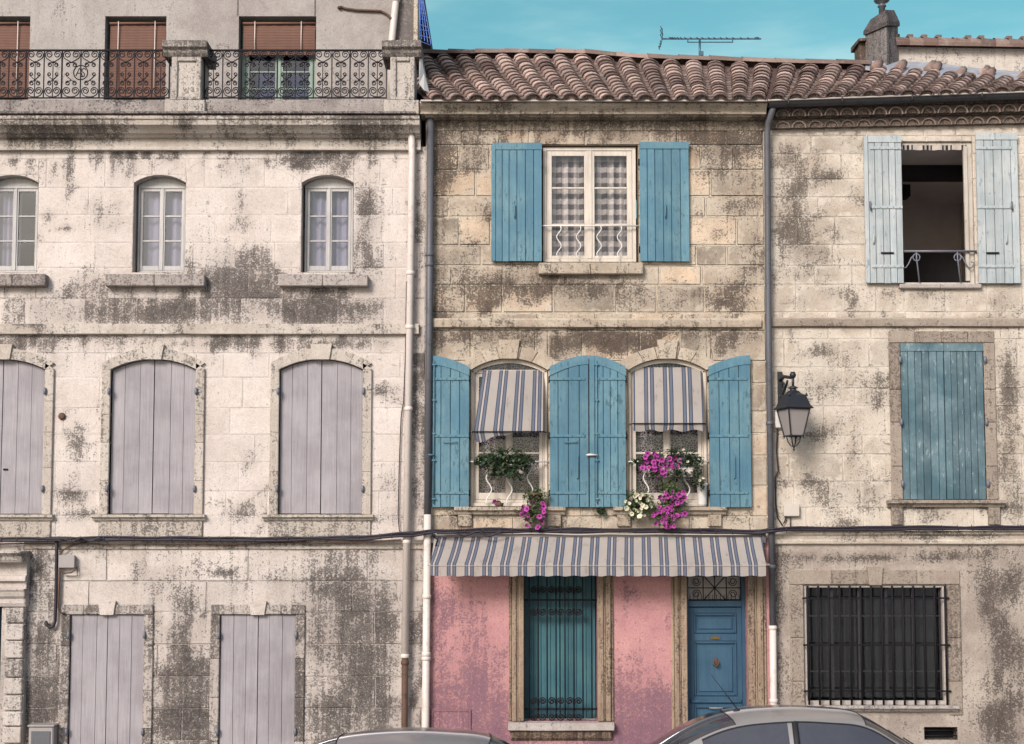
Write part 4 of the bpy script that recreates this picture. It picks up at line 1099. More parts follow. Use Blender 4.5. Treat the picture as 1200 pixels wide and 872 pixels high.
for s in (0, 1):
    xm = (xa + xb) / 2; p, q = (xa + .01, xm - .004) if s == 0 else (xm + .004, xb - .01)
    o = plank_shutter(h2, p, q, za + .01, zb - .01, .3, 4, 'teal_paint', seed=s + 60, gap=.01, name='inner_shutter')
    b = MB(); b.box(p + .04, p + .1, .255, .268, za + .02, zb - .02); b.build('edge_board', M['teal_paint'], o)
m = MB(); gy = .07
zt, zl = PZ(684, gy), PZ(833, gy); zt2 = PZ(706, gy); zm = PZ(831, gy)
for z in (PZ(703, gy), PZ(831, gy)): m.box(xa, xb, gy - .012, gy + .012, z - .014, z + .014)
for k in range(8):
    xx = xa + (xb - xa) * (k + .6) / 8.2; hi = PZ(678, gy) + (.0 if k % 2 else .06)
    m.tube([(xx, gy - .02, za + .03), (xx, gy - .02, hi), (xx, gy - .02, hi + .05)], [.011, .011, .002], 6)
    if k in (1, 3, 5):
        for zc, up in ((PZ(697, gy), 1), (PZ(711, gy), -1), (PZ(827, gy), 1), (PZ(834, gy), -1)):
            for sd in (-1, 1):
                for dx in (0,):
                    pts = [(0, zc)] + [(a_, zc + up * (b_ - 0)) for a_, b_ in spiral(.066, .07, .058, PI * 1.15, -1.5, 14, .3)]
                    m.tube([(xx + sd * a_, gy - .03, b_) for a_, b_ in pts], .0095, 5)
                    m.tube([(xx + sd * a_ * .62, gy - .034, zc + up * (.05 + .7 * (b_ - .06))) for a_, b_ in spiral(.1, .08, .05, PI * 1.1, -1.5, 14, .3)], .008, 5)
m.build('window_grille', M['iron'], h2)
# blue door
xa, xb, za, zb = oD
m = MB(); fy = .14
for (p, q) in ((xa, xa + .05), (xb - .05, xb)): m.box(p, q, fy, fy + .1, .0, zb)
m.box(xa + .05, xb - .05, fy, fy + .1, PZ(711, fy), PZ(704, fy)); m.box(xa + .05, xb - .05, fy, fy + .1, PZ(674, fy), zb)
df_ = m.build('door_frame', M['deep_blue'], h2)
m = MB(); a_, b_, c_, d_ = xa + .05, xb - .05, PZ(704, fy), PZ(674, fy)
m.box(a_ + .01, b_ - .01, fy + .03, fy + .05, c_, c_ + .02); m.box(a_ + .01, b_ - .01, fy + .03, fy + .05, d_ - .02, d_)
cx, cz = (a_ + b_) / 2, (c_ + d_) / 2; yy = fy + .03
for k in range(3): 
    for sg in (-1, 1):
        pass
for (x0, z0, x1, z1) in ((cx - .17, c_, cx + .17, d_), (cx - .17, d_, cx + .17, c_), (cx, c_, cx, d_), (cx - .17, c_, cx - .17, d_), (cx + .17, c_, cx + .17, d_), (a_, cz, b_, cz)): m.tube([(x0, yy, z0), (x1, yy, z1)], .0075, 5)
for sg in (-1, 1):
    for q in (.27, ):
        for sz in (-1, 1):
            m.tube([(cx + sg * (q + u), yy, cz + sz * (.09 + v)) for u, v in spiral(0, 0, .065, PI, 1.6, 16, .3)], .006, 5)
for k in range(14): m.tube([(a_ + (b_ - a_) * (k + .5) / 14, yy + .01, c_), (a_ + (b_ - a_) * (k + .5) / 14, yy + .01, c_ + .09)], .005, 4)
tg = m.build('fanlight_grille', M['iron'], h2)
g = MB(); g.add([(a_, fy + .07, c_), (b_, fy + .07, c_), (b_, fy + .07, d_), (a_, fy + .07, d_)], [(0, 1, 2, 3)]); g.build('fanlight', M['glass_dark'], h2)
o = net_sheet(a_, b_, c_, d_, .3, None, folds=5, amp=.02, seed=2).build('door_curtain', M['pvc']); o['label'] = 'pale gathered curtain behind the iron fanlight over the blue front door'; o['category'] = 'curtain'
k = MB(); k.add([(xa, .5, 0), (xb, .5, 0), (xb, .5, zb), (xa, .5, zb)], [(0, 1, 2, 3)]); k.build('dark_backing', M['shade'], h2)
m = MB(); ly = fy + .03; xa += .05; xb -= .05; zd0, zd1 = .165, PZ(712, fy)
m.box(xa, xb, ly + .012, ly + .05, zd0, zd1)
def panel(x0, x1, z0, z1):
    """raised-and-fielded panel between the door's rails"""
    for (p, q, r, s) in ((x0, x0 + .028, z0, z1), (x1 - .028, x1, z0, z1), (x0 + .028, x1 - .028, z0, z0 + .028), (x0 + .028, x1 - .028, z1 - .028, z1)):
        m.box(p + .0005, q - .0005, ly - .02, ly + .02, r + .0005, s - .0005, c=.008)
    m.box(x0 + .06, x1 - .06, ly - .006, ly + .02, z0 + .06, z1 - .06, c=.012, tone=.6)
wd = xb - xa
m.box(xa, xa + wd * .1, ly, ly + .011, zd0, zd1 - .001); m.box(xb - wd * .1, xb, ly, ly + .011, zd0, zd1 - .001)
for (z0, z1) in ((PZ(719), zd1), (PZ(752), PZ(743)), (PZ(826), PZ(817)), (zd0, zd0 + .12)):
    m.box(xa + wd * .1, xb - wd * .1, ly + .0005, ly + .011, z0, z1 - .002)
panel(xa + wd * .1, xb - wd * .1, PZ(743), PZ(720)); panel(xa + wd * .1, xb - wd * .1, PZ(817), PZ(753)); panel(xa + wd * .1, xb - wd * .1, zd0 + .12, PZ(829))
m.box(xa + .02, xb - .02, ly - .03, ly + .01, PZ(825), PZ(821), c=.006)
dr = m.build('front_door', M['deep_blue'], h2)
xm = (xa + xb) / 2
m = MB(); m.box(xm - .07, xm + .07, ly - .012, ly + .002, PZ(750.5), PZ(747)); m.box(xm - .05, xm + .05, ly - .018, ly - .011, PZ(749.7), PZ(748)); m.build('letter_slot', M['brass'], dr)
m = MB(); zk = PZ(777); m.lathe([(.035, -.05), (.04, -.01), (.03, .04), (.012, .06)], xm, ly - .02, zk, 10); m.tube([(xm - .025, ly - .06, zk + .03), (xm - .035, ly - .075, zk - .02), (xm, ly - .08, zk - .06), (xm + .035, ly - .075, zk - .02), (xm + .025, ly - .06, zk + .03)], .011, 6); m.build('door_knocker', M['rust'], dr)
m = MB(); zk = PZ(831); m.tube([(xm - .1, ly, zk), (xm - .09, ly - .05, zk), (xm + .09, ly - .05, zk), (xm + .1, ly, zk)], .009, 6); m.build('door_handle', M['box_grey'], dr)
m = MB(); m.box(oD[0] - .02, oD[1] + .02, -.16, .4, 0, .158, c=.012, dirt=.4); m.build('door_step', M['sill'], h2)
# drainpipes
downpipe(h2, [pxs(504.5, 138, -.1), pxs(503, 380, -.1), pxs(501, 604, -.1)], .052, 'zinc_dark', rings=(PZ(300), PZ(312)), label='dark grey zinc upper pipe')
downpipe(h2, [pxs(501, 603, -.1), pxs(498.5, 860, -.1), (PX(498, 880), -.1, .02)], .055, 'pvc', rings=(PZ(626), PZ(699), PZ(766), PZ(771)), name='pipe_foot')
downpipe(h2, [pxs(906.5, 122, -.3), pxs(905, 130, -.3), pxs(900.5, 144, -.18), pxs(899, 156, -.13), pxs(900.5, 380, -.13), pxs(905.5, 735, -.13)], .046, 'zinc_dark', rings=(PZ(132), PZ(497), PZ(664)), label='grey pipe with kinked neck under the eaves')
downpipe(h2, [pxs(905.5, 733, -.13), pxs(906.5, 825, -.13), (PX(907, 880), -.13, .02)], .05, 'pvc', rings=(PZ(735), PZ(820)), name='pipe_foot')

# ================================================================== RIGHT HOUSE
h3 = thing('corner_house', (7, 0, 0), 'cream flaking house with pale blue shutters, barred ground window and scalloped tile eaves', 'house')
X3 = 9.2
STREAK4 = [(rs_.uniform(910, 1200), rs_.uniform(160, 620), rs_.uniform(4, 20), rs_.uniform(3, 12), rs_.uniform(.25, .6)) for _ in range(90)]
d3 = blobs(STREAK4 + [
    (925, 182, 18, 10, .9), (960, 185, 10, 8, .5), (975, 203, 18, 9, .9), (945, 205, 12, 16, .5), (928, 218, 8, 10, .8), (930, 236, 14, 10, .6), (925, 254, 10, 12, .75), (950, 256, 18, 9, .6), (932, 274, 16, 14, .7), (918, 270, 8, 12, .5), (990, 249, 22, 4, .5), (975, 275, 24, 6, .5), (960, 300, 30, 10, .6), (945, 283, 14, 9, .5), (950, 320, 26, 8, .5), (980, 342, 20, 12, .45), (935, 352, 14, 14, .4),
    (960, 415, 26, 8, .65), (1000, 450, 40, 14, .35), (1002, 520, 8, 30, .4), (955, 560, 20, 10, .6), (1025, 560, 30, 14, .3), (1185, 460, 12, 60, .6), (1180, 540, 16, 34, .65), (1190, 590, 16, 20, .6), (1175, 430, 10, 26, .4), (1185, 360, 20, 8, .4), (1040, 380, 120, 5, .4), (1030, 470, 8, 12, .5), (912, 300, 8, 140, .3), (1090, 345, 40, 8, .3), (1180, 200, 10, 60, .3), (915, 560, 8, 60, .4)])
d3g = blobs([(1030, 653, 90, 4, .75), (960, 655, 30, 4, .6), (1120, 654, 40, 4, .6), (910, 720, 10, 100, .6), (930, 660, 30, 8, .35), (1155, 690, 16, 30, .7), (1180, 690, 18, 20, .6), (1172, 740, 10, 20, .8), (1185, 760, 14, 22, .85), (1168, 790, 10, 30, .6), (1180, 830, 18, 18, .75), (1165, 840, 14, 14, .7), (1195, 790, 10, 40, .5), (1160, 720, 10, 16, .5), (1060, 850, 40, 14, .3), (1120, 760, 6, 60, .3), (1190, 670, 12, 18, .5), (1140, 645, 60, 6, .5), (1175, 865, 30, 20, .7)])
oA = RECT(1055, 166, 1141, 333); oB = RECT(1056, 402, 1154, 586); oC = RECT(942, 685, 1110, 828); oV = RECT(1083, 852, 1122, 867)
ZE = PZ(128); m = MB(); rg = random.Random(33)
ZL = PZ(624)
flat(m, (X2, X3, ZL, ZE), [oA, oB], .004, d3, tone=.75)
ashlar(m, (X2, X3, ZL, ZE), [oA, oB], .004, d3, (.26, .44), (.4, .9), gap=.007, jit=.005, cham=.010, proud=.003, tone=(.1, .85), rng=rg)
for o4 in (oA, oB): reveal(m, *o4, -.004, .28, dirt=.2)
m.build('wall', M['wall3'], h3)
m = MB(); flat(m, (X2, X3, -.2, ZL), [oC, oV], -.004, d3g, tone=.5)
for i, (vx, vy, vz) in enumerate(m.v): m.v[i] = (vx, vy + .008 * mnoise.noise(Vector((vx * 2.1, vz * 2.1, 8.))) + (.012 if d3g(vx, vz) > .6 else 0), vz)
reveal(m, *oC, -.002, .25, dirt=.2); reveal(m, *oV, -.002, .3, dirt=.8)
m.build('ground_floor_wall', M['wall3g'], h3)
m = MB(); shell(m, X2 + .01, X3, PZ(110)); m.build('side_and_rear_wall', M['wall3'], h3)
m = MB(); m.box(oV[0], oV[1], .2, .22, oV[2], oV[3]); [m.tube([(oV[0], .02, oV[2] + .19 * k), (oV[1], .02, oV[2] + .19 * k)], .008, 5) for k in (.3, .7)]; m.build('cellar_vent', M['iron'], h3)
m = MB(); m.profile(prof([(372.5, .055), (374, .065), (382, .055), (384, .01)]), X2 + .06, X3, df=blobs([(960, 379, 30, 6, .3), (1050, 385, 160, 3, .6)])); m.build('string_course', M['trim3'], h3)
m = MB(); m.profile(prof([(622, .09), (626, .09), (628, .06), (632, .05), (634, .065), (637, .06), (638.5, .005)]), X2 + .06, X3, df=blobs([(1100, 626, 90, 5, .7), (1000, 632, 60, 4, .4)])); m.build('string_course', M['wall3'], h3)
# top window, open on a dim room
xa, xb, za, zb = oA
f = MB()
for (p, q) in ((xa, xa + .045), (xb - .07, xb)): f.box(p, q, .03, .12, za, zb)
f.box(xb - .13, xb - .075, -.0, .05, za + .05, zb - .07); f.box(xa + .045, xb - .07, .03, .12, zb - .05, zb); f.box(xa + .045, xb - .07, .03, .12, za, za + .03)
f.build('window_frame', M['old_wood'], h3)
sill_box(h3, PX(1053, 336), PX(1149, 336), PZ(338, -.06), PZ(333, -.06), 0, 'sill', .07, dirt=.2)
m = MB(); rx0, rx1 = xa - 1.2, xb + 1.0; ry1 = 3.6; cz_, fz = zb - .03, za - .8
m.add([(rx0, .3, cz_), (rx1, .3, cz_), (rx1, ry1, cz_), (rx0, ry1, cz_)], [(0, 1, 2, 3)])
m.add([(rx0, ry1, fz), (rx1, ry1, fz), (rx1, ry1, cz_), (rx0, ry1, cz_)], [(0, 1, 2, 3)])
m.add([(rx0, .3, fz), (rx0, ry1, fz), (rx0, ry1, cz_), (rx0, .3, cz_)], [(0, 1, 2, 3)]); m.add([(rx1, .3, fz), (rx1, ry1, fz), (rx1, ry1, cz_), (rx1, .3, cz_)], [(0, 1, 2, 3)])
m.add([(rx0, .3, fz), (rx1, .3, fz), (rx1, ry1, fz), (rx0, ry1, fz)], [(0, 1, 2, 3)])
m.add([(rx0, .31, fz), (xa, .31, fz), (xa, .31, cz_), (rx0, .31, cz_)], [(0, 1, 2, 3)]); m.add([(xb, .31, fz), (rx1, .31, fz), (rx1, .31, cz_), (xb, .31, cz_)], [(0, 1, 2, 3)])
rm = m.build('inner_room', M['dark_room'], h3)
for (y0, x1) in ((1.15, rx1), (2.3, rx1 - 1.25)):
    m = MB(); m.box(rx0, x1, y0, y0 + .26, cz_ - .2, cz_ + .01); m.build('ceiling_beam', M['dark_beam'], rm)
m = MB(); m.box(xb - .42, xb + .5, 2.2, 2.9, fz, za + .95); m.build('wardrobe', M['dark_beam'], rm)
m = MB(); m.sheet(lambda a, b: (xa + .05 + (xb - xa - .13) * a, .02 + .012 * math.sin(a * 30), PZ(174.5 + .6 * math.sin(a * 3.1)) - .005 + (PZ(169.5) - PZ(175)) * b, a * 3.3 + .35), 30, 2)
o = m.build('plaid_pelmet', M['plaid']); o['label'] = 'narrow rolled plaid cloth hung across the head of the open top window'; o['category'] = 'pelmet'
m = MB(); zr = PZ(294.5, -.03); x_l, x_r = xa + .01, xb + .02
m.tube([(x_l, -.03, zr), (x_r, -.03, zr)], .016, 8)
for px_, sg in ((1073.5, -1), (1121.5, 1)):
    xx = PX(px_, 310); m.tube([(xx, -.03, zr), (xx + .0, -.03, zr - .1), (xx + .04, -.02, za + .02)], .012, 6)
    m.tube([(xx + sg * u, -.03, zr + v) for u, v in [(-.02, -.16)] * 0 + spiral(.0, -.09, .055, -2.6, 1.0, 14, .9)], .01, 6)
    m.tube([(xx + sg * u, -.03, zr + v) for u, v in ((.03, -.05), (.08, -.1), (.12, -.19), (.16, -.245), (.2, -.25), (.23, -.22), (.24, -.17), (.2, -.16))], .01, 6)
m.build('window_guard', M['grey_iron'], h3)
for (a, b, t0, sd) in ((1012, 1056, 161, -1), (1143, 1192, 158, 1)):
    p, q, r, s = RECT(a, t0, b, 333); eb = .06
    pa_, qa_ = (p + eb, q) if sd < 0 else (p, q)
    o = plank_shutter(h3, pa_, qa_, r, s, -.045, 5, 'pale_blue', rail=.10, battens=[PZ(175.5), PZ(244.5), PZ(313.5)], bat_w=(.06, 1.) if sd < 0 else (0., .86), bat_h=.045, seed=a, gap=.011)
    if sd < 0:
        e = MB(); e.box(p, p + eb - .003, -.09, -.045, r + .003, s - .003); e.build('edge_board', M['pale_blue'], o)
    e = MB(); xx = PX(1038 if sd < 0 else 1161, 298); zz = PZ(298); e.box(xx - .095, xx + .095, -.1, -.08, zz - .012, zz + .012); e.build('pull_handle', M['iron'], o)
    e = MB(); xx = PX(1018 if sd < 0 else 1183, 243); zz = PZ(243); e.tube([(xx, -.1, zz + .06), (xx - .01, -.115, zz), (xx + .01, -.1, zz - .07)], .014, 6); e.build('latch', M['grey_iron'], o)
    e = MB(); xx = PX(1022 if sd < 0 else 1177, 282); zz = PZ(282); e.tube([(xx, -.085, zz + .07), (xx, -.1, zz + .03), (xx, -.1, zz - .03), (xx, -.085, zz - .07)], .012, 6); e.build('hook', M['pale_blue'], o)
# first floor window: closed worn shutters
xa, xb, za, zb = oB
surround(h3, xa, xb, za, zb, None, .165, 0, 'trim3', proud=.03, key=False)
xm = (xa + xb) / 2 + .03
for (p, q, s) in ((xa + .006, xm - .003, 0), (xm + .003, xb - .006, 1)):
    o = plank_shutter(h3, p, q, za + .008, zb - .006, .03, 6, 'worn_blue', rail=.115, seed=s + 71, gap=.01, tonev=(.1, .95))
    for py in (422, 495, 567):
        pintle(o, xa - .01 if s == 0 else xb + .01, PZ(py), -.05, 'grey_iron')
moulded_sill(h3, xa - .24, xb + .24, PZ(586, -.1), .10, 0, 'trim3', .12, legs=PZ(594) - PZ(615), legw=.17)
# barred ground floor window
xa, xb, za, zb = oC
surround(h3, xa, xb, PZ(838), zb, None, .2, 0, 'trim3', proud=.03, wk=.11)
f = MB()
for (p, q) in ((xa, xa + .05), (xb - .05, xb)): f.box(p, q, .02, .1, za, zb)
f.box(xa + .05, xb - .05, .02, .1, zb - .045, zb); f.box(xa + .05, xb - .05, .02, .1, za, za + .08)
f.build('window_frame', M['sill'], h3)
f = MB(); ax, bx = xa + .05, xb - .05; nn = 5
for k in range(nn + 1):
    x = ax + (bx - ax) * k / nn; f.box(x - .022, x + .022, .12, .16, za + .1, zb - .05)
for zz in (PZ(722, .1), PZ(787, .1)): f.box(ax, bx, .122, .155, zz - .012, zz + .012)
wv = f.build('window', M['gutter_black'], h3)
g = MB(); g.add([(ax, .17, za + .1), (bx, .17, za + .1), (bx, .17, zb - .05), (ax, .17, zb - .05)], [(0, 1, 2, 3)]); g.build('pane', M['glass_dark'], wv)
o = net_sheet(ax, bx, za + .1, zb - .05, .35, None, folds=12, amp=.04, seed=5).build('window_curtain', M['grey_blind']); o['label'] = 'dark hanging curtain behind the bars of the wide ground floor window'; o['category'] = 'curtain'
moulded_sill(h3, PX(965, 830), PX(1121, 830), PZ(827, -.12), .09, 0, 'sill', .13)
m = MB(); by = -.06
for z in (PZ(701, by), PZ(756, by), PZ(810, by)): m.box(xa - .01, xb + .02, by - .006, by + .012, z - .013, z + .013)
for k in range(14):
    xx = xa + .05 + (xb - xa - .09) * k / 13; m.tube([(xx, by - .016, PZ(826, by)), (xx, by - .016, PZ(686.5, by))], .016, 6)
for zz in (PZ(701, by), PZ(756, by), PZ(810, by)):
    for xx in (xa - .01, xb + .02): m.tube([(xx, by, zz), (xx, .03, zz)], .012, 6)
m.build('window_grille', M['iron'], h3)
# ---- scalloped tile eaves (two corbelled rows of canal tiles) on the right house
def lerp_tab(tab, x):
    if x <= tab[0][0]: return tab[0][1]
    for (a, p), (b, q) in zip(tab, tab[1:]):
        if x <= b: return p + (q - p) * (x - a) / (b - a)
    return tab[-1][1]
def genoise(house, row, py0, py1, proud, mat_t):
    m = MB(); px_ = 908; w = 19.
    while px_ < 1330:
        f = (px_ - 905) / 300; dz = -6.5 * f if px_ < 1330 else 0
        zb_ = PZ(py1 + dz, -proud); zt_ = PZ(py0 + dz, -proud); xa, xb = PX(px_ + 1 + R.uniform(-.5, .5), 140, -proud), PX(px_ + w - 1, 140, -proud)
        n = 9; vs = []; fs = []; th = .018
        for k in range(n + 1):
            a = PI * k / n; c, s = math.cos(a), math.sin(a); xm = (xa + xb) / 2; r = (xb - xa) / 2; hh = (zt_ - zb_) * .72
            for (rr, yy) in ((1., -proud), (1., .05), (1 - th / r, -proud), (1 - th / r, .05)):
                vs.append((xm - r * rr * c, yy, zb_ + hh * rr * s))
        for k in range(n):
            b0, b1 = 4 * k, 4 * k + 4
            fs += [(b0, b1, b1 + 1, b0 + 1), (b0 + 2, b0 + 3, b1 + 3, b1 + 2), (b0, b0 + 2, b1 + 2, b1)]
        m.add(vs, fs, tone=R.uniform(.3, .9), dirt=R.uniform(.55, .95))
        px_ += w
    return m.build('eaves_tiles', mat_t, house)
genoise(h3, 0, 124, 136.5, .24, M['tile']); genoise(h3, 1, 138.5, 150, .12, M['tile'])
m = MB()
def slope_band(m, py0, py1, proud, back=.05, px0=904, px1=1340, dirt=.5):
    n = 30; vs = []
    for i in range(n + 1):
        px_ = px0 + (px1 - px0) * i / n; dz = -6.5 * (px_ - 905) / 300; x = PX(px_, 140, -proud)
        for (yy, py) in ((back, py0), (-proud, py0), (-proud, py1), (back, py1)): vs.append((x, yy, PZ(py + dz, -proud)))
    fs = [(4 * i + k, 4 * i + (k + 1) % 4, 4 * i + 4 + (k + 1) % 4, 4 * i + 4 + k) for i in range(n) for k in range(4)]
    m.add(vs, fs + [(0, 1, 2, 3), (4 * n, 4 * n + 1, 4 * n + 2, 4 * n + 3)], dirt=dirt)
slope_band(m, 118, 126, .25, dirt=.5); slope_band(m, 136.2, 139.5, .13, dirt=.45); slope_band(m, 125, 136.4, .195, dirt=.4); slope_band(m, 139, 150.4, .085, dirt=.3)
m.build('eaves_mortar', M['mortar_old'], h3)
# gutter of the right house, rising to the right
m = MB()
def gpt(px_, y, py): return (PX(px_, 115, y), y, PZ(py - 10 * (px_ - 905) / 300, y))
ring = []
n = 24
vs = []
for i in range(n + 1):
    px_ = 900 + (1340 - 900) * i / n
    for k in range(9):
        a = PI + PI * k / 8
        x, y, z = gpt(px_, -.34, 118); vs.append((x, y + .085 * math.cos(a), z + .085 * math.sin(a) * 1.25))
fs = [(9 * i + k, 9 * i + k + 1, 9 * i + 10 + k, 9 * i + 9 + k) for i in range(n) for k in range(8)]
m.add(vs, fs, smooth=True)
gg = m.build('eaves_gutter', M['gutter_black'], h3)
m = MB(); m.tube([gpt(900 + 440 * i / n, -.43, 117.5) for i in range(n + 1)], .014, 6); m.build('gutter_lip', M['gutter_lip'], gg)
m = MB()
for px_ in (924, 987, 1069, 1151, 1230): m.tube([gpt(px_, -.44, 117), gpt(px_, -.44, 122), gpt(px_, -.36, 126)], .012, 5)
m.build('gutter_bracket', M['gutter_black'], gg)

# ------------------------------------------------------------------ tiled roofs
EAVE = [(470, 117), (900, 117), (1200, 107.5), (1340, 103)]
RIDGE = [(480, 67), (560, 67.5), (690, 67.5), (735, 71), (800, 74), (900, 79), (1007, 80), (1060, 81), (1110, 85), (1200, 92), (1340, 100)]
RUN = [(480, 4.4), (740, 4.2), (900, 3.7), (1007, 3.4), (1100, 2.6), (1340, 2.4)]
SKEW = [(490, -.9), (700, -.25), (850, .6), (1000, 1.7), (1200, 2.3), (1340, 2.5)]
YE = -.40
def roof_pt(px_e, t):
    """px_e: column of a tile row at the eave; t 0..1 up the slope"""
    x0 = PX(px_e, 117, YE); z0 = PZ(lerp_tab(EAVE, px_e), YE)
    run = lerp_tab(RUN, px_e); sk = lerp_tab(SKEW, px_e)
    x1 = x0 + sk * run / 4.2; y1 = YE + run
    px_r = 600 + 1600 * x1 / (y1 + DIST)
    z1 = PZ(lerp_tab(RIDGE, px_r), y1)
    sag = -.05 * math.sin(PI * t) + .03 * mnoise.noise(Vector((x0 * .7, t * 2, 3)))
    return Vector((x0 + (x1 - x0) * t, YE + run * t, z0 + (z1 - z0) * t + sag))
def tiled_roof(house, pa, pb, pitch_px=22.):
    m = MB(); me = MB(); base = MB(); rg = random.Random(int(pa))
    rows = max(1, round((pb - pa) / pitch_px)); wpx = (pb - pa) / rows
    def frame(px_, t):
        p = roof_pt(px_, t); u = (roof_pt(px_, min(1, t + .02)) - roof_pt(px_, max(0, t - .02))).normalized()
        a = (roof_pt(px_ + 6, t) - roof_pt(px_ - 6, t)).normalized(); nn = a.cross(u).normalized()
        return p, a, u, nn, (roof_pt(px_ + wpx / 2, t) - roof_pt(px_ - wpx / 2, t)).length
    # bed under the tiles
    ps = cells(pa - 3, pb + 3, 14); ts = cells(0, 1, .1)
    vs = [tuple(roof_pt(p, t) - Vector((0, 0, .02))) for t in ts for p in ps]; n = len(ps)
    base.add(vs, [(j * n + i, j * n + i + 1, (j + 1) * n + i + 1, (j + 1) * n + i) for j in range(len(ts) - 1) for i in range(n - 1)], tone=.2, dirt=.4)
    vs2 = [(v[0], v[1] + .01, v[2] - .02) for v in vs[:n]]
    base.add(list(vs[:n]) + vs2, [(i, i + 1, n + i + 1, n + i) for i in range(n - 1)])
    rear = [tuple(roof_pt(p, 1) - Vector((0, 0, .02))) for p in ps]; low = [(p[0], 7.0, p[2] - 1.6) for p in rear]
    base.add(rear + low, [(i, i + 1, n + i + 1, n + i) for i in range(n - 1)], tone=.2, dirt=.4)
    for r in range(rows):
        pc = pa + wpx * (r + .5)
        L = (roof_pt(pc, 1) - roof_pt(pc, 0)).length; k = max(3, round(L / .34)); rw = rg.uniform(-.6, .6)
        for kind in (0, 1):
            pcc = pc + (wpx / 2 if kind == 0 else 0)
            if kind == 0 and r == rows - 1: continue
            for i in range(k):
                t0 = (i + rg.uniform(-.06, .06) - .12) / k; t1 = t0 + 1.25 / k
                t0 = max(-.012, t0); t1 = min(.975, t1)
                p0, a, u, nn, W = frame(pcc + rw + rg.uniform(-.35, .35), max(0, t0)); p1, *_ = frame(pcc + rw + rg.uniform(-.35, .35), t1)
                p0 = p0 + u * (-.05 if i == 0 else 0)
                r0, r1 = W * rg.uniform(.39, .43), W * rg.uniform(.35, .38)
                tn = min(1, max(0, rg.gauss(.5, .33))); dd = .55 if rg.random() < .12 else rg.uniform(0, .25)
                sg = 6; vs = []; th = .02
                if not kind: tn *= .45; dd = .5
                lift0, lift1 = (.036, .020) if kind else (.024, .008)
                for (pt, rr, lf) in ((p0, r0, lift0), (p1, r1, lift1)):
                    for off in (0, -th):
                        for q in range(sg + 1):
                            an = PI * q / sg
                            c, s = math.cos(an), math.sin(an)
                            if kind: v = pt + a * (-(rr + off) * c) + nn * ((rr + off) * s * .64 + lf - .02)
                            else: v = pt + a * (-(rr + off) * c) + nn * (-(rr + off) * s * .5 + lf + .03)
                            vs.append(tuple(v))
                w = sg + 1; fs = []
                for q in range(sg):
                    fs.append((q, q + 1, 2 * w + q + 1, 2 * w + q)); fs.append((w + q, 3 * w + q, 3 * w + q + 1, w + q + 1)); fs.append((q, w + q, w + q + 1, q + 1))
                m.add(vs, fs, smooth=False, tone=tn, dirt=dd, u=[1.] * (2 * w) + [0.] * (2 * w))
                if kind and i == 0:                      # mortar plug in the open end of the eave tile
                    pts = [p0 + a * (-(r0 - th) * math.cos(PI * q / 10)) + nn * ((r0 - th) * math.sin(PI * q / 10) * .9 + lift0 - .02 + rg.uniform(-.01, .004)) + u * (.035 + rg.uniform(0, .02)) for q in range(11)]
                    m.add([tuple(p) for p in pts] + [tuple(p0 + nn * .0 + u * .03 - nn * .03)], [(q, q + 1, 11) for q in range(10)], tone=rg.random(), dirt=rg.uniform(.6, 1.))
    o = base.build('roof', M['tile_dark'], house)
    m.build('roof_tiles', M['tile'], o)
    return o
r2 = tiled_roof(h2, 503, 899)
r3 = tiled_roof(h3, 899, 1340)
def ridge(parent, pa, pb):
    m = MB(); n = max(2, round((pb - pa) / 30))
    for i in range(n):
        p0 = roof_pt(pa + (pb - pa) * i / n, 1.0); p1 = roof_pt(pa + (pb - pa) * (i + 1.12) / n, 1.0)
        vs = []; j = R.uniform(-.015, .015)
        for (p, r) in ((p0, .17), (p1, .15)):
            for q in range(8):
                an = PI * q / 7; vs.append((p.x, p.y + .02 - r * math.cos(an), p.z + .03 + j * .6 + r * .75 * math.sin(an)))
        m.add(vs, [(q, q + 1, 9 + q, 8 + q) for q in range(7)], smooth=False, tone=R.uniform(.0, .6), dirt=R.uniform(.3, .8))
    return m.build('ridge_tiles', M['tile'], parent)
ridge(r2, 503, 899); ridge(r3, 899, 985)

# chimney and raised party wall behind the right roof
cy0 = 3.0
def q3(px_, py, y): return (PX(px_, py, y), y, PZ(py, y))
m = MB()
A = q3(1015, 96, cy0 + .75); B = q3(1040, 96, cy0); C = q3(1053.5, 96, cy0 + .45)
D = (A[0] + C[0] - B[0], A[1] + C[1] - B[1])
def lvl(zs_, k=0., c=None):
    mx, my = (A[0] + C[0]) / 2, (A[1] + C[1]) / 2
    return [(p[0] + (mx - p[0]) * k, p[1] + (my - p[1]) * k, z) for p, z in zip((A, B, C, D), zs_)]
zb_ = PZ(100, cy0); zA, zB, zC = PZ(41, cy0 + .75), PZ(31.5, cy0), PZ(31, cy0 + .45); zD = zA + zC - zB
rings = [lvl((zb_,) * 4), lvl((zA, zB, zC, zD))]
vs = [p for r in rings for p in r]; m.add(vs, [(i, (i + 1) % 4, 4 + (i + 1) % 4, 4 + i) for i in range(4)], dirt=.45)
chim = m.build('chimney', M['parapet'], r3)
m = MB()
r0 = lvl((zA, zB, zC, zD), -.12); r1 = [(p[0], p[1], p[2] + .07) for p in r0]
zt = PZ(10.5, cy0 + .3); r2_ = lvl((zA + .75, zt, zt + .0, zA + .8), .42)
r2_ = [q3(1020, 23, cy0 + .65), q3(1037.5, 11.5, cy0 + .1), q3(1048, 12, cy0 + .42), q3(1034, 15, cy0 + .95)]
vs = r0 + r1 + r2_
m.add(vs, [(i, (i + 1) % 4, 4 + (i + 1) % 4, 4 + i) for i in range(4)] + [(4 + i, 4 + (i + 1) % 4, 8 + (i + 1) % 4, 8 + i) for i in range(4)] + [(8, 9, 10, 11), (3, 2, 1, 0)], dirt=.85, tone=.3)
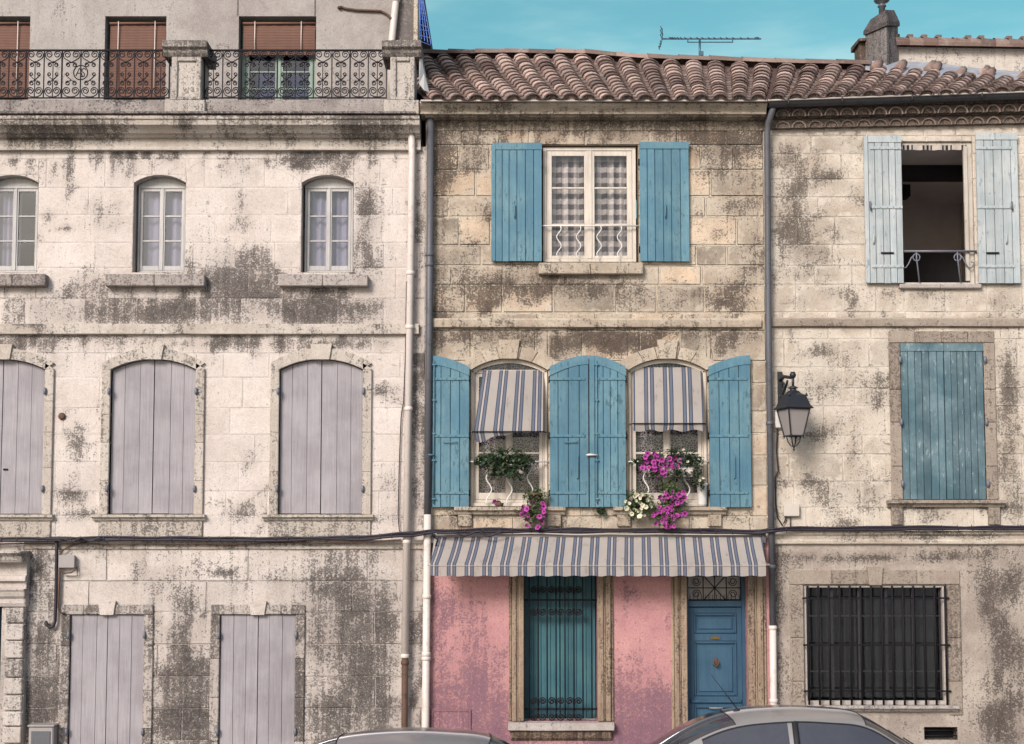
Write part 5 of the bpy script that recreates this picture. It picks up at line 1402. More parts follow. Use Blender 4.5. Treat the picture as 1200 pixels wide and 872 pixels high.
m.build('chimney_cap', M['parapet'], chim)
cx_, cyy = (B[0] + C[0] + A[0]) / 3 - .02, cy0 + .35
m = MB(); m.lathe([(.055, -.2), (.055, .05), (.075, .06), (.075, .08), (.05, .09), (.05, .12), (.12, .15), (.14, .18), (.11, .22), (.05, .26), (.05, .36), (.02, .42)], PX(1033.5, 10, cyy), cyy, PZ(12, cyy), 14)
m.build('chimney_cowl', M['zinc_dark'], chim)
m = MB(); xx = q3(1009, 90, cy0 + 1.0); m.box(xx[0] - .06, xx[0] + .16, cy0 + .8, cy0 + 1.2, PZ(90, cy0 + 1), PZ(55, cy0 + 1), dirt=.6); m.profile([(cy0 + .7, PZ(55, cy0 + 1)), (cy0 + .7, PZ(52, cy0 + 1)), (cy0 + 1.3, PZ(49, cy0 + 1)), (cy0 + 1.3, PZ(55, cy0 + 1))], xx[0] - .1, xx[0] + .3, df=lambda x, z: .7, closed=True)
m.build('rear_stack', M['jamb'], chim)
wy = 3.5
m = MB(); tops = [(1050, 57), (1200, 59.5), (1340, 61)]
ps = cells(1050, 1340, 10); vs = []
for p in ps: vs += [q3(p, 108, wy), q3(p, lerp_tab(tops, p) - 2, wy), (q3(p, lerp_tab(tops, p) - 2, wy)[0], wy + 2.5, q3(p, lerp_tab(tops, p) - 2, wy)[2])]
m.add(vs, [(3 * i + k, 3 * i + 3 + k, 3 * i + 4 + k, 3 * i + 1 + k) for i in range(len(ps) - 1) for k in (0, 1)], dirt=.08)
m.add([q3(1050, 108, wy), q3(1050, 55, wy), (q3(1050, 55, wy)[0], wy + 2.5, q3(1050, 55, wy)[2]), (q3(1050, 108, wy)[0], wy + 2.5, q3(1050, 108, wy)[2])], [(0, 1, 2, 3)], dirt=.2)
uw = m.build('raised_wall', M['trim1'], h3)
m = MB(); px_ = 1049; rg = random.Random(4)
while px_ < 1335:
    w = rg.uniform(15, 19); p0 = q3(px_, lerp_tab(tops, px_) - 6.5, wy - .12); p1 = q3(px_ + w + 3, lerp_tab(tops, px_ + w) - 6.5, wy - .12); vs = []
    for (p, r) in ((p0, .15), (p1, .125)):
        for q in range(9):
            an = -.35 + (PI * 1.1) * q / 8; vs.append((p[0], p[1] + .1 - r * 1.1 * math.cos(an), p[2] + r * math.sin(an)))
    m.add(vs, [(q, q + 1, 10 + q, 9 + q) for q in range(8)], tone=rg.uniform(0, .5), dirt=rg.uniform(.2, .6))
    for k in range(2):
        if rg.random() < .7: m.box(p0[0] + .05 * k, p0[0] + .05 * k + .1, wy + .1, wy + .5, p0[2] + .08, p0[2] + .2 + .05 * k, tone=.2, dirt=.7)
    px_ += w
m.build('coping_tiles', M['tile'], uw)
m = MB(); FL = [(1014, 80, 2), (1040, 84, 2), (1055, 86, 2), (1100, 89, 2), (1150, 93, 2), (1200, 96, 2), (1340, 104, 2)]
FT = [(1014, 71.5), (1040, 71), (1055, 71.5), (1100, 74), (1130, 79), (1200, 84), (1340, 96)]
vs = []
for (p, b, _) in FL:
    yb_ = lerp_tab(RUN, p) - .55; yt = (wy - .02 if p > 1050 else cy0 + .3)
    vs += [q3(p, b + 2, yb_), q3(p, b, yb_ + .03), q3(p, lerp_tab(FT, p), yt)]
m.add(vs, [(3 * i + k, 3 * i + 3 + k, 3 * i + 4 + k, 3 * i + 1 + k) for i in range(len(FL) - 1) for k in (0, 1)])
m.build('flashing', M['zinc_pale'], uw)
m = MB()
for px_, py in ((1029, 75), (1057, 76), (1092, 77), (1098, 78), (1127, 84), (1155, 83), (1161, 85), (1198, 90)):
    a = q3(px_ - 4, py + 5, 2.6); b = q3(px_ + 2, py - 2, 2.9); m.tube([a, b], [.09, .07], 7, tone=.3, dirt=.3)
m.build('end_tiles', M['tile'], uw)

# ------------------------------------------------------------------ aerial
t = thing('tv_aerial', q3(820, 68, 3.9), 'rooftop comb aerial with long boom and many short cross rods above the tiles', 'aerial')
ay = 3.9
m = MB(); m.tube([q3(820, 74, ay), q3(820, 47, ay)], .02, 8); m.box(PX(819, 60, ay), PX(824, 60, ay), ay - .05, ay + .03, PZ(66, ay), PZ(61, ay)); m.build('mast', M['alu'], t)
m = MB(); b0, b1 = q3(775, 45.5, ay), q3(892, 45.5, ay)
m.box(b0[0], b1[0], ay - .012, ay + .012, b0[2] - .013, b0[2] + .013); m.box(PX(806, 49, ay), PX(859, 49, ay), ay - .01, ay + .01, PZ(50, ay), PZ(49, ay)); [m.box(PX(p, 48, ay) - .01, PX(p, 48, ay) + .01, ay - .009, ay + .009, PZ(50, ay), PZ(46, ay)) for p in (806, 858.5)]
m.build('boom', M['alu'], t)
m = MB()
for i in range(18):
    p = (786, 788, 790, 792.5, 795.5, 799, 804, 810.5, 818, 824, 831.5, 838, 845.5, 852.5, 860, 869, 877.5, 886)[i]; x, _, z = q3(p, 45.2, ay)
    m.tube([(x - .05, ay - .16, z - .04), (x + .05, ay + .16, z + .045)], .008, 5)
x, _, z = q3(887.5, 45, ay); m.tube([(x - .05, ay - .17, z - .04), (x + .08, ay + .16, z + .06)], .008, 5)
m.build('cross_rods', M['alu'], t)
m = MB(); x, _, z = q3(776, 46, ay)
for dx, dz in ((-.03, .14), (-.02, .2), (.0, .11), (-.06, -.16), (-.04, -.11), (-.03, .06), (-.03, -.06)): m.tube([(x + dx - .03, ay - .22, z + dz - .05), (x + dx + .04, ay + .22, z + dz + .05)], .008, 5)
m.tube([(x - .06, ay, z - .17), (x, ay, z), (x + .0, ay, z + .2)], .01, 5)
m.build('reflector', M['alu'], t)

# ------------------------------------------------------------------ big awning
AWt = (PX(509, 628, -.06), PX(893, 628, -.06), PZ(628.5, -.06)); AWb = (PX(504.5, 661, -.62), PX(897.5, 661, -.62), PZ(661, -.62)); zv = PZ(675, -.62)
t = thing('striped_awning', ((AWt[0] + AWt[1]) / 2, 0, AWt[2]), 'wide blue and grey striped canvas awning over the pink ground floor', 'awning')
m = MB(); NR = 18.9
def aw(a, b):
    if b < .72:
        c = b / .72
        x0 = AWt[0] + (AWt[1] - AWt[0]) * a; x1 = AWb[0] + (AWb[1] - AWb[0]) * a
        sk = -.13 * (1 - c) * (1 - 2 * a) * -0
        return (x0 + (x1 - x0) * c, -.06 - .56 * c, AWt[2] + (AWb[2] - AWt[2]) * c - .025 * math.sin(PI * c) + .004 * math.sin(a * 60), a * NR + .3 + .42 * (a - .72) * (1 - c) * 1.0)
    c = (b - .72) / .28
    return (AWb[0] + (AWb[1] - AWb[0]) * a, -.62 - .012 * c + .008 * math.sin(a * 95) * c, AWb[2] + (zv - AWb[2]) * c + (c * .007 * math.sin(a * NR * 2 * PI + 1.) if c > .9 else 0), a * NR + .3)
m.sheet(aw, 240, 25); cn = m.build('canopy', M['stripe'], t)
m = MB(); m.tube([(AWb[0] - .04, -.605, AWb[2] - .012), (AWb[1] + .06, -.605, AWb[2] - .012)], .016, 8); m.box(AWb[0], AWb[1], -.632, -.622, AWb[2] - .03, AWb[2] - .022, c=.002); m.build('front_bar', M['gutter_lip'], t)
m = MB(); m.tube([(AWt[0] - .02, -.05, AWt[2] + .012), (AWt[1] + .02, -.05, AWt[2] + .012)], .035, 8); m.build('roller', M['box_grey'], t)
for xx in (AWb[0] + .25, AWb[1] - .2):
    m = MB(); m.tube([(xx, -.03, AWt[2] - .12), (xx + .25, -.33, AWb[2] + .0), (xx + .03, -.6, AWb[2] - .01)], .018, 6); m.build('folding_arm', M['white_iron'], t)
for xx in (AWt[0] - .02, AWt[1] + .02):
    m = MB(); m.box(xx - .03, xx + .03, -.1, .0, AWt[2] - .1, AWt[2] + .04); m.build('wall_bracket', M['zinc_dark'], t)
# iron scroll bracket above its left end
t = thing('iron_bracket', (PX(513, 627, -.06), -.05, PZ(628)), 'small dark iron bracket bolted above the left end of the wide awning', 'bracket')
m = MB(); xx = PX(509, 640, -.05)
m.tube([q3(507, 625, -.06), q3(507, 655, -.06)], .014, 6); m.tube([q3(507, 628, -.06), q3(513, 632, -.35), q3(507, 652, -.06)], .012, 6)
m.build('bracket_bars', M['iron'], t)

# small window awnings
for i in (0, 1):
    xa, xb, za, zb, zs = oF[i]
    (tx0, tx1, ty), (bx0, bx1, by_), hem = (((567, 637, 434), (556, 636.5, 506), 4)), ((556, 637, 507)), 0
    if i == 0: T0, T1, TZ = PX(566, 434, .08), PX(637, 434, .08), PZ(434, .08); B0, B1, BZ = PX(555.5, 507, -.28), PX(636, 507, -.28), PZ(506, -.28)
    else: T0, T1, TZ = PX(742, 430, .08), PX(822, 430, .08), PZ(430.5, .08); B0, B1, BZ = PX(742.5, 497, -.24), PX(824.5, 497, -.24), PZ(496.5, -.24)
    t = thing('window_blind', ((T0 + T1) / 2, 0, TZ), ('blue striped canvas blind slanting to the left over the ivy planter window', 'blue striped canvas blind hanging straight over the pink petunia window')[i], 'window awning', 'striped blinds at the first floor windows')
    m = MB()
    def bl(a, b, i=i, T0=T0, T1=T1, TZ=TZ, B0=B0, B1=B1, BZ=BZ):
        if b < .85:
            c = b / .85; x0 = T0 + (T1 - T0) * a; x1 = B0 + (B1 - B0) * a
            y = .08 + (-.36 if i == 0 else -.32) * c - .03 * math.sin(PI * c) * math.sin(PI * a)
            return (x0 + (x1 - x0) * c, y, TZ + (BZ - TZ) * c + .01 * math.sin(a * 3 + 1) * c, a * 3.62 + (.22 if i == 0 else .66))
        c = (b - .85) / .15; y = -.28 if i == 0 else -.24
        dep = (.13 * max(0, 1 - a * 1.7) * (1 + .25 * math.sin(a * 16)) + .012) if i == 0 else (.10 + .015 * math.sin(a * 20))
        return (B0 + (B1 - B0) * a + (.03 * c * (1 - a) if i == 0 else .01 * math.sin(a * 9) * c), y + .02 * c + .014 * math.sin(a * 18) * c, BZ - dep * c, a * 3.62 + (.22 if i == 0 else .66))
    m.sheet(bl, 60, 28); m.build('canvas', M['stripe'], t)
    m = MB(); yb_ = -.285 if i == 0 else -.245
    m.tube([(B0 - .02, yb_ - .008, BZ), (B1 + .03, yb_ - .008, BZ)], .009, 6)
    m.build('front_rod', M['iron'], t)
    for xx, ex in ((B0 + .0, xa + .03), (B1 + .0, xb - .02)):
        m = MB(); m.tube([(ex, .05, BZ + .02), (xx, yb_ + .01, BZ)], .008, 5); m.build('side_arm', M['iron'], t)

# ------------------------------------------------------------------ plants
def leaf(m, p, s, rg, droop=0.):
    d = Vector((rg.uniform(-1, 1), rg.uniform(-1.2, .3), rg.uniform(-.9, .6) - droop)).normalized(); w = d.cross(Vector((rg.uniform(-.4, .4), rg.uniform(-.4, .4), 1))).normalized(); n = d.cross(w)
    p = Vector(p); t = min(1, max(0, rg.gauss(.42, .28)))
    vs = [p, p + d * s * .45 + w * s * .45 - n * s * .08, p + d * s + n * s * .1, p + d * s * .45 - w * s * .45 - n * s * .08, p + d * s * .5]
    m.add([tuple(v) for v in vs], [(0, 1, 4), (1, 2, 4), (2, 3, 4), (3, 0, 4)], tone=t)
def foliage(vols, n, s, seed, mat_, parent, name='foliage'):
    rg = random.Random(seed); m = MB(); tot = sum(v[3] * v[5] for v in vols)
    for (px_, py, y, rx, ry, rz) in vols:
        cx, cz = P(px_, py, y)
        k = int(n * rx * rz / tot)
        for _ in range(k):
            a = rg.uniform(0, 2 * PI); b = math.acos(rg.uniform(-1, 1)); r = rg.random() ** .45
            p = (cx + rx * r * math.sin(b) * math.cos(a), y + ry * r * math.sin(b) * math.sin(a), cz + rz * r * math.cos(b))
            leaf(m, p, s * rg.uniform(.6, 1.25), rg, .3)
        for _ in range(max(2, k // 14)):
            a = rg.uniform(0, 2 * PI); q = (cx + rx * 1.05 * math.cos(a), y - ry * .3, cz + rz * 1.05 * math.sin(a)); m.tube([(cx, y, cz), ((cx + q[0]) / 2, y - .03, (cz + q[2]) / 2 + .03), q], .004, 4, tone=.3)
    return m.build(name, M[mat_], parent)
def blossoms(pts, s, seed, mat_, parent, name='flowers'):
    rg = random.Random(seed); m = MB()
    for (px_, py, y) in pts:
        c = Vector(q3(px_, py, y)); f = Vector((rg.uniform(-.9, .9), -1, rg.uniform(-.7, .8))).normalized(); a = f.cross(Vector((0, 0, 1))).normalized(); b = a.cross(f); r = s * rg.uniform(.65, 1.12); vs = [tuple(c - f * r * .5)]; us = [0.]; rot = rg.uniform(0, 6)
        for k in range(10):
            an = rot + 2 * PI * k / 10; vs.append(tuple(c + (a * math.cos(an) + b * math.sin(an)) * r * .42 - f * r * .12)); us.append(.45)
        for k in range(10):
            an = rot + 2 * PI * k / 10; rr = r * (1 if k % 2 == 0 else .84); vs.append(tuple(c + (a * math.cos(an) + b * math.sin(an)) * rr + f * r * (.08 if k % 2 else -.02))); us.append(1.)
        fs = [(0, 1 + k, 1 + (k + 1) % 10) for k in range(10)] + [(1 + k, 11 + k, 11 + (k + 1) % 10, 1 + (k + 1) % 10) for k in range(10)]
        m.add(vs, fs, tone=rg.uniform(.1, .9), u=us)
    return m.build(name, M[mat_], parent)
def scatter(px_, py, rx, ry, n, y, seed, jy=.06):
    rg = random.Random(seed); out = []; tries = 0
    while len(out) < n and tries < 4000:
        tries += 1; a = rg.uniform(0, 2 * PI); r = rg.random() ** .5; q = (px_ + rx * r * math.cos(a), py + ry * r * math.sin(a))
        if all((q[0] - o[0]) ** 2 + (q[1] - o[1]) ** 2 > 12 for o in out): out.append((q[0], q[1], y + rg.uniform(-jy, jy)))
    return out
def planter(parent, px0, px1, py0, py1, y, mat_='white_iron'):
    xa, xb = PX(px0, py0, y), PX(px1, py0, y); z0, z1 = PZ(py1, y), PZ(py0, y); m = MB()
    m.prism([(xa + .02, z0), (xb - .02, z0), (xb, z1), (xa, z1)], y - .08, y + .08); m.box(xa - .01, xb + .01, y - .09, y + .09, z1, z1 + .02)
    return m.build('planter_box', M[mat_], parent)
t = thing('ivy_planter', q3(590, 558, -.16), 'white planter of dark trailing ivy hooked on the left window guard', 'plant')
planter(t, 572, 614, 546, 555, -.10, 'pvc')
foliage([(590, 537, -.17, .34, .15, .17), (567, 539, -.17, .14, .1, .1), (614, 540, -.17, .14, .12, .15), (600, 553, -.24, .14, .06, .10), (580, 550, -.24, .14, .06, .10), (559, 541, -.16, .06, .06, .05)], 900, .062, 5, 'ivy', t)
t = thing('petunia_pot', q3(626, 592, -.2), 'small pot of magenta petunias spilling over the sill below the ivy planter', 'plant')
m = MB(); c = q3(627, 590, -.1); m.lathe([(.07, -.02), (.10, .12), (.11, .12), (.11, .15), (.09, .15)], c[0], c[1], c[2], 12); m.build('pot', M['rust'], t)
foliage([(628, 581, -.14, .20, .12, .13), (625, 600, -.25, .17, .06, .17)], 520, .045, 8, 'petunia_leaf', t)
blossoms(scatter(625, 604, 13, 16, 19, -.27, 2) + scatter(616, 597, 5, 6, 4, -.25, 12) + scatter(636, 596, 5, 6, 4, -.25, 13), .044, 3, 'magenta', t)
t = thing('petunia_pot', q3(581, 590, -.05), 'tiny magenta bloom at the foot of the left window guard', 'plant')
m = MB(); c = q3(585, 592, -.06); m.lathe([(.05, -.03), (.07, .03), (.06, .03)], c[0], c[1], c[2], 10); m.build('pot', M['rust'], t)
foliage([(583, 588, -.08, .08, .05, .04)], 50, .03, 18, 'petunia_leaf', t); blossoms([(580, 588, -.12)], .05, 4, 'magenta', t)
t = thing('flower_box', q3(785, 552, -.15), 'white window box of pink petunias and trailing dark leaves on the right window guard', 'plant')
planter(t, 759, 812, 550, 559, -.10, 'pvc')
foliage([(795, 554, -.22, .2, .05, .09), (768, 553, -.22, .14, .05, .08), (762, 540, -.16, .2, .12, .13), (790, 536, -.16, .24, .13, .16), (812, 538, -.16, .16, .12, .16), (817, 556, -.2, .07, .06, .16), (822, 568, -.2, .05, .05, .08), (744, 540, -.14, .08, .06, .05)], 900, .052, 6, 'ivy', t)
blossoms(scatter(766, 541, 17, 11, 19, -.28, 21) + scatter(773, 554, 10, 6, 6, -.28, 22), .042, 7, 'magenta', t); blossoms(scatter(790, 543, 7, 8, 7, -.28, 23), .04, 17, 'magenta', t)
blossoms([(801, 527, -.28), (806, 541, -.28), (820, 563, -.25), (824, 560, -.25)], .032, 8, 'white_petal', t, 'pale_flowers')
t = thing('white_petunias', q3(748, 590, -.15), 'cream white petunias spilling over the sill left of the magenta ones', 'plant')
m = MB(); c = q3(749, 592, -.1); m.lathe([(.07, -.04), (.11, .1), (.12, .1), (.12, .13), (.1, .13)], c[0], c[1], c[2], 12); m.build('pot', M['rust'], t)
foliage([(748, 583, -.15, .2, .12, .14), (742, 594, -.2, .16, .08, .16), (760, 592, -.2, .12, .08, .14)], 560, .045, 9, 'petunia_leaf', t)
blossoms(scatter(748, 592, 16, 15, 24, -.28, 31), .040, 10, 'white_petal', t)
t = thing('magenta_petunias', q3(787, 590, -.15), 'large magenta petunia cascade over the sill beside the white ones', 'plant')
m = MB(); c = q3(789, 592, -.1); m.lathe([(.07, -.04), (.12, .1), (.13, .1), (.13, .13), (.1, .13)], c[0], c[1], c[2], 12); m.build('pot', M['rust'], t)
foliage([(785, 572, -.14, .16, .1, .14), (788, 588, -.18, .22, .1, .18), (781, 606, -.27, .2, .06, .13)], 760, .045, 11, 'petunia_leaf', t)
blossoms(scatter(789, 590, 20, 18, 24, -.28, 41) + scatter(781, 607, 16, 12, 20, -.30, 42), .045, 12, 'magenta', t)
t = thing('white_pot', q3(822, 590, -.05), 'tall white pot standing at the right end of the right window sill', 'pot')
m = MB(); c = q3(823, 592, -.03); m.lathe([(.055, -.02), (.07, .02), (.075, .28), (.085, .29), (.085, .32), (.07, .32)], c[0], c[1], c[2], 12); m.build('pot_body', M['white_iron'], t)
foliage([(822, 566, -.04, .08, .06, .06)], 60, .035, 14, 'ivy', t)
t = thing('weed_tuft', q3(704, 598, -.05), 'little weed growing from the wall below the paired blue shutters', 'plant')
foliage([(704, 598, -.06, .09, .04, .06)], 60, .05, 15, 'ivy', t); 

# ------------------------------------------------------------------ wall lantern
LX, LZ = P(930, 500, -.46); ly = -.46
t = thing('wall_lantern', (PX(912, 450, 0), 0, PZ(462)), 'black four-sided wall lantern with frosted glass hung from an iron bracket', 'street lamp')
m = MB(); bx = PX(914, 450, -.03)
m.box(bx - .035, bx + .035, -.05, -.012, PZ(475), PZ(436)); zt = PZ(442, -.3)
m.tube([(bx, -.04, PZ(446)), (bx + .03, -.2, PZ(443, -.2) + .02), (LX - .02, ly + .08, PZ(440, ly) - .02), (LX, ly, PZ(439.5, ly))], .026, 8)
m.tube([(bx, -.04, PZ(470)), (bx + .03, -.12, PZ(461, -.14)), (bx + .06, -.22, PZ(450, -.28)), (LX - .05, ly + .15, PZ(445, ly))], .018, 8)
pts = [(bx + .02 + .0, -.17 - u * 1.0, PZ(455, -.17) + v) for u, v in spiral(0, 0, .09, 0, 1.4, 16, .3)]; m.tube(pts, .014, 6)
m.lathe([(.03, -.045), (.05, 0), (.03, .045)], LX, ly, PZ(439.5, ly), 10)
m.tube([(LX, ly, PZ(440, ly)), (LX, ly, PZ(456, ly))], .02, 8)
m.build('bracket', M['lamp_black'], t)
def ring4(w, z, rot=.30):
    w *= .86
    return [(LX + w * (c * math.cos(rot) - s * math.sin(rot)), ly + w * (c * math.sin(rot) + s * math.cos(rot)), z) for c, s in ((-1, -1), (1, -1), (1, 1), (-1, 1))]
def shell4(m, lv, caps=True, **k):
    vs = [p for w, z in lv for p in ring4(w, z)]; n = len(lv)
    fs = [(4 * j + i, 4 * j + (i + 1) % 4, 4 * j + 4 + (i + 1) % 4, 4 * j + 4 + i) for j in range(n - 1) for i in range(4)]
    if caps: fs += [(3, 2, 1, 0), (4 * n - 4, 4 * n - 3, 4 * n - 2, 4 * n - 1)]
    m.add(vs, fs, **k)
zl = lambda py: PZ(py, ly)
m = MB(); shell4(m, [(.235, zl(479.5)), (.245, zl(478.5)), (.21, zl(476)), (.165, zl(466)), (.15, zl(463.5)), (.10, zl(461.5)), (.06, zl(458))]); m.lathe([(.075, 0), (.05, .03), (.045, .05), (.075, .065), (.04, .09)], LX, ly, zl(460), 12)
for c in ring4(.16, zl(465)): m.lathe([(.018, 0), (.02, .02), (.004, .05)], c[0], c[1], c[2], 6)
m.build('lantern_cap', M['lamp_black'], t)
m = MB(); top, bot = ring4(.197, zl(480)), ring4(.115, zl(511)) 
for a, b in zip(top, bot): m.tube([a, b], .013, 4)
for rg_ in (top, bot):
    for a, b in zip(rg_, rg_[1:] + rg_[:1]): m.tube([a, b], .013, 4)
for c in bot: m.lathe([(.004, -.03), (.016, 0), (.014, .02)], c[0], c[1], c[2], 6)
for c in ring4(.085, zl(512)): m.tube([c, (LX + (c[0] - LX) * .8, ly + (c[1] - ly) * .8, zl(518)), (LX + (c[0] - LX) * .4, ly + (c[1] - ly) * .4, zl(522.5)), (LX, ly, zl(523))], .009, 5)
m.lathe([(.0, -.06), (.018, -.04), (.008, -.02), (.016, 0), (.01, .02)], LX, ly, zl(524), 8)
m.build('lantern_frame', M['lamp_black'], t)
m = MB(); shell4(m, [(.108, zl(510.5)), (.188, zl(480.5))]); m.build('lantern_glass', M['frosted'], t)

# ------------------------------------------------------------------ cables and boxes
def cable(m, pts, r, n=60, sag=0., wob=.02, seed=0.):
    out = []
    for i in range(n + 1):
        t_ = i / n * (len(pts) - 1); k = min(int(t_), len(pts) - 2); f = t_ - k; a, b = pts[k], pts[k + 1]; f2 = f * f * (3 - 2 * f)
        x = a[0] + (b[0] - a[0]) * f; yy = a[2] + (b[2] - a[2]) * f; py = a[1] + (b[1] - a[1]) * f2
        xx, _, zz = q3(x, py, yy); out.append((xx, yy + wob * .3 * mnoise.noise(Vector((xx * 3, seed, 1))), zz + wob * mnoise.noise(Vector((xx * 1.6, seed, 5)))))
    m.tube(out, r, 6)
t = thing('cable_bundle', (-3, -.15, PZ(630)), 'thick sagging bundle of black cables running across all three house fronts', 'cable')
m = MB()
main = [(-120, 632, -.13), (60, 632, -.14), (150, 630.5, -.13), (300, 632, -.13), (420, 630, -.13), (480, 626, -.2), (512, 622, -.2), (620, 621.5, -.1), (760, 621.5, -.1), (890, 622.5, -.12), (906, 621, -.22), (940, 619.5, -.13), (1100, 618.5, -.13), (1330, 618, -.13)]
for k, (dy, r) in enumerate(((0, .026), (1.8, .02), (-1.4, .016))):
    cable(m, [(x, y + dy, d - .01 * k) for x, y, d in main], r, 150, wob=.025, seed=k * 7.)
for i in range(70):
    x = -100 + i * 20 + R.uniform(-6, 6); y = lerp_tab([(p[0], p[1]) for p in main], x); d = lerp_tab([(p[0], p[2]) for p in main], x)
    a = q3(x, y - 2.2, d); m.tube([(a[0], a[1] - .02, a[2] + .01), (a[0] + .015, a[1] - .035, a[2] - .03), (a[0] + .02, a[1] - .02, a[2] - .075)], .007, 4)
m.build('cable_strands', M['cable'], t)
m = MB(); cable(m, [(512, 624, -.24), (530, 623, -.26), (545, 627.5, -.26), (560, 623, -.26), (572, 628, -.26), (590, 622, -.25)], .016, 60, wob=.05, seed=3); cable(m, [(70, 631, -.2), (85, 634, -.2), (95, 630, -.2), (106, 635, -.2), (118, 630, -.2)], .014, 40, wob=.05, seed=4); m.build('cable_loops', M['cable'], t)
t = thing('thin_cable', (-5, -.1, PZ(637)), 'thin cream-brown cable running just below the thick bundle on the pale townhouse', 'cable')
m = MB(); cable(m, [(-120, 640, -.1), (60, 637, -.1), (240, 637.5, -.1), (400, 636, -.1), (470, 633, -.18)], .010, 90, wob=.02, seed=9); m.build('cable_run', M['rust'], t)
t = thing('grey_cable', (1.3, -.1, PZ(626)), 'pale grey cable stretched just above the wide striped awning', 'cable')
m = MB(); cable(m, [(520, 625, -.12), (700, 626, -.12), (880, 626.5, -.12)], .012, 70, wob=.012, seed=19); m.build('cable_run', M['gutter_lip'], t)
t = thing('cable_hook', q3(66, 690, -.08), 'black cable dropping to a hooked end beside the left door shutter', 'cable')
m = MB(); yy = -.07; m.tube([q3(66, 630, -.12), q3(66.5, 650, yy), q3(65.5, 700, yy), q3(64.5, 728, yy), q3(62.5, 734, yy), q3(58.5, 735.5, yy), q3(55, 732.5, yy), q3(53.5, 728, yy)], .024, 8); m.build('hooked_end', M['cable'], t)
t = thing('cable_loop', q3(70, 660, -.08), 'grey cable looping round the junction box on the townhouse wall', 'cable')
m = MB(); m.tube([q3(118, 633, -.12), q3(96, 636, yy), q3(80, 640, yy), q3(71, 648, yy), q3(69, 664, yy), q3(73, 672, -.1), q3(84, 671, -.12), q3(90, 665, -.12)], .011, 6); m.tube([q3(70, 664, yy), q3(69, 690, yy), q3(68, 712, yy), q3(70, 718, yy), q3(76, 719, yy)], .014, 6); m.tube([q3(78, 675, -.05), q3(90.5, 675, -.05), q3(90.5, 664, -.05)], .008, 5); m.build('cable_run', M['rust'], t)
t = thing('lamp_cable', q3(908, 560, -.06), 'thin black cable dropping beside the grey pipe from the lantern', 'cable')
m = MB(); yy = -.04; m.tube([q3(913, 476, yy), q3(911, 500, yy), q3(910, 530, yy), q3(912, 552, yy), q3(908.5, 560, yy), q3(909, 590, yy), q3(911, 606, yy), q3(917, 616, yy), q3(920, 610, yy), q3(921, 606, yy)], .011, 6); m.tube([q3(926, 606, yy), q3(926.5, 620, yy)], .008, 5); m.build('cable_run', M['cable'], t)
t = thing('pipe_cable', q3(472, 560, -.06), 'thin dark cable sagging down the wall left of the cream drainpipe', 'cable')
m = MB(); m.tube([q3(476.5, 330, -.03), q3(475, 420, -.03), q3(473, 470, -.03), q3(470, 490, -.03), q3(468, 540, -.03), q3(466.5, 605, -.03), q3(468, 622, -.04), q3(474, 629, -.12)], .008, 5); m.build('cable_run', M['cable'], t)
def wallbox(name, px0, py0, px1, py1, depth, mat_, label, y=0.):
    xa, xb, za, zb = RECT(px0, py0, px1, py1, -depth); t = thing(name, ((xa + xb) / 2, 0, za), label, 'electric box')
    m = MB(); m.box(xa, xb, -depth, .0, za, zb, c=.012); m.build('box_body', M[mat_], t)
    m = MB(); m.box(xa - .008, xb + .008, -depth - .018, -depth - .001, zb - (zb - za) * .96, zb + .008, c=.006); m.build('box_lid', M[mat_], t)
    return t
wallbox('junction_box', 69.5, 651, 87, 666, .09, 'box_grey', 'square grey junction box under the cables on the townhouse wall')
wallbox('junction_box', 919, 591, 936, 605.5, .06, 'box_white', 'small cream junction box on the wall beside the grey pipe below the lantern')
wallbox('junction_box', 909, 483, 918, 502, .06, 'white_iron', 'white plastic box on the wall half hidden behind the lantern')
xa, xb, za, zb = RECT(33, 852, 62, 905, -.22); t = thing('meter_cabinet', ((xa + xb) / 2, 0, 0), 'grey utility cabinet standing at the wall between pilaster and door shutter', 'cabinet')
m = MB(); m.box(xa, xb, -.22, 0, 0, zb, c=.015); m.build('cabinet_body', M['box_grey'], t)
m = MB(); m.box(xa + .04, xb - .04, -.234, -.219, .1, zb - .06, c=.006); m.build('cabinet_door', M['zinc_dark'], t)
m = MB(); m.box(xa - .015, xb + .015, -.24, 0.01, zb + .001, zb + .03, c=.01); m.build('cabinet_lid', M['box_grey'], t)
x, z = P(73, 488, 0); t = thing('wall_anchor', (x, 0, z), 'round rusty tie-rod plate on the townhouse wall beside a lilac shutter', 'wall anchor')
m = MB(); m.lathe([(.05, -.0), (.055, .02), (.03, .035)], 0, 0, 0, 12); m.v = [(x + a, -c, z + b) for a, b, c in m.v]; m.v = [(a, b, c) for a, b, c in m.v]; m.build('anchor_plate', M['rust'], t)

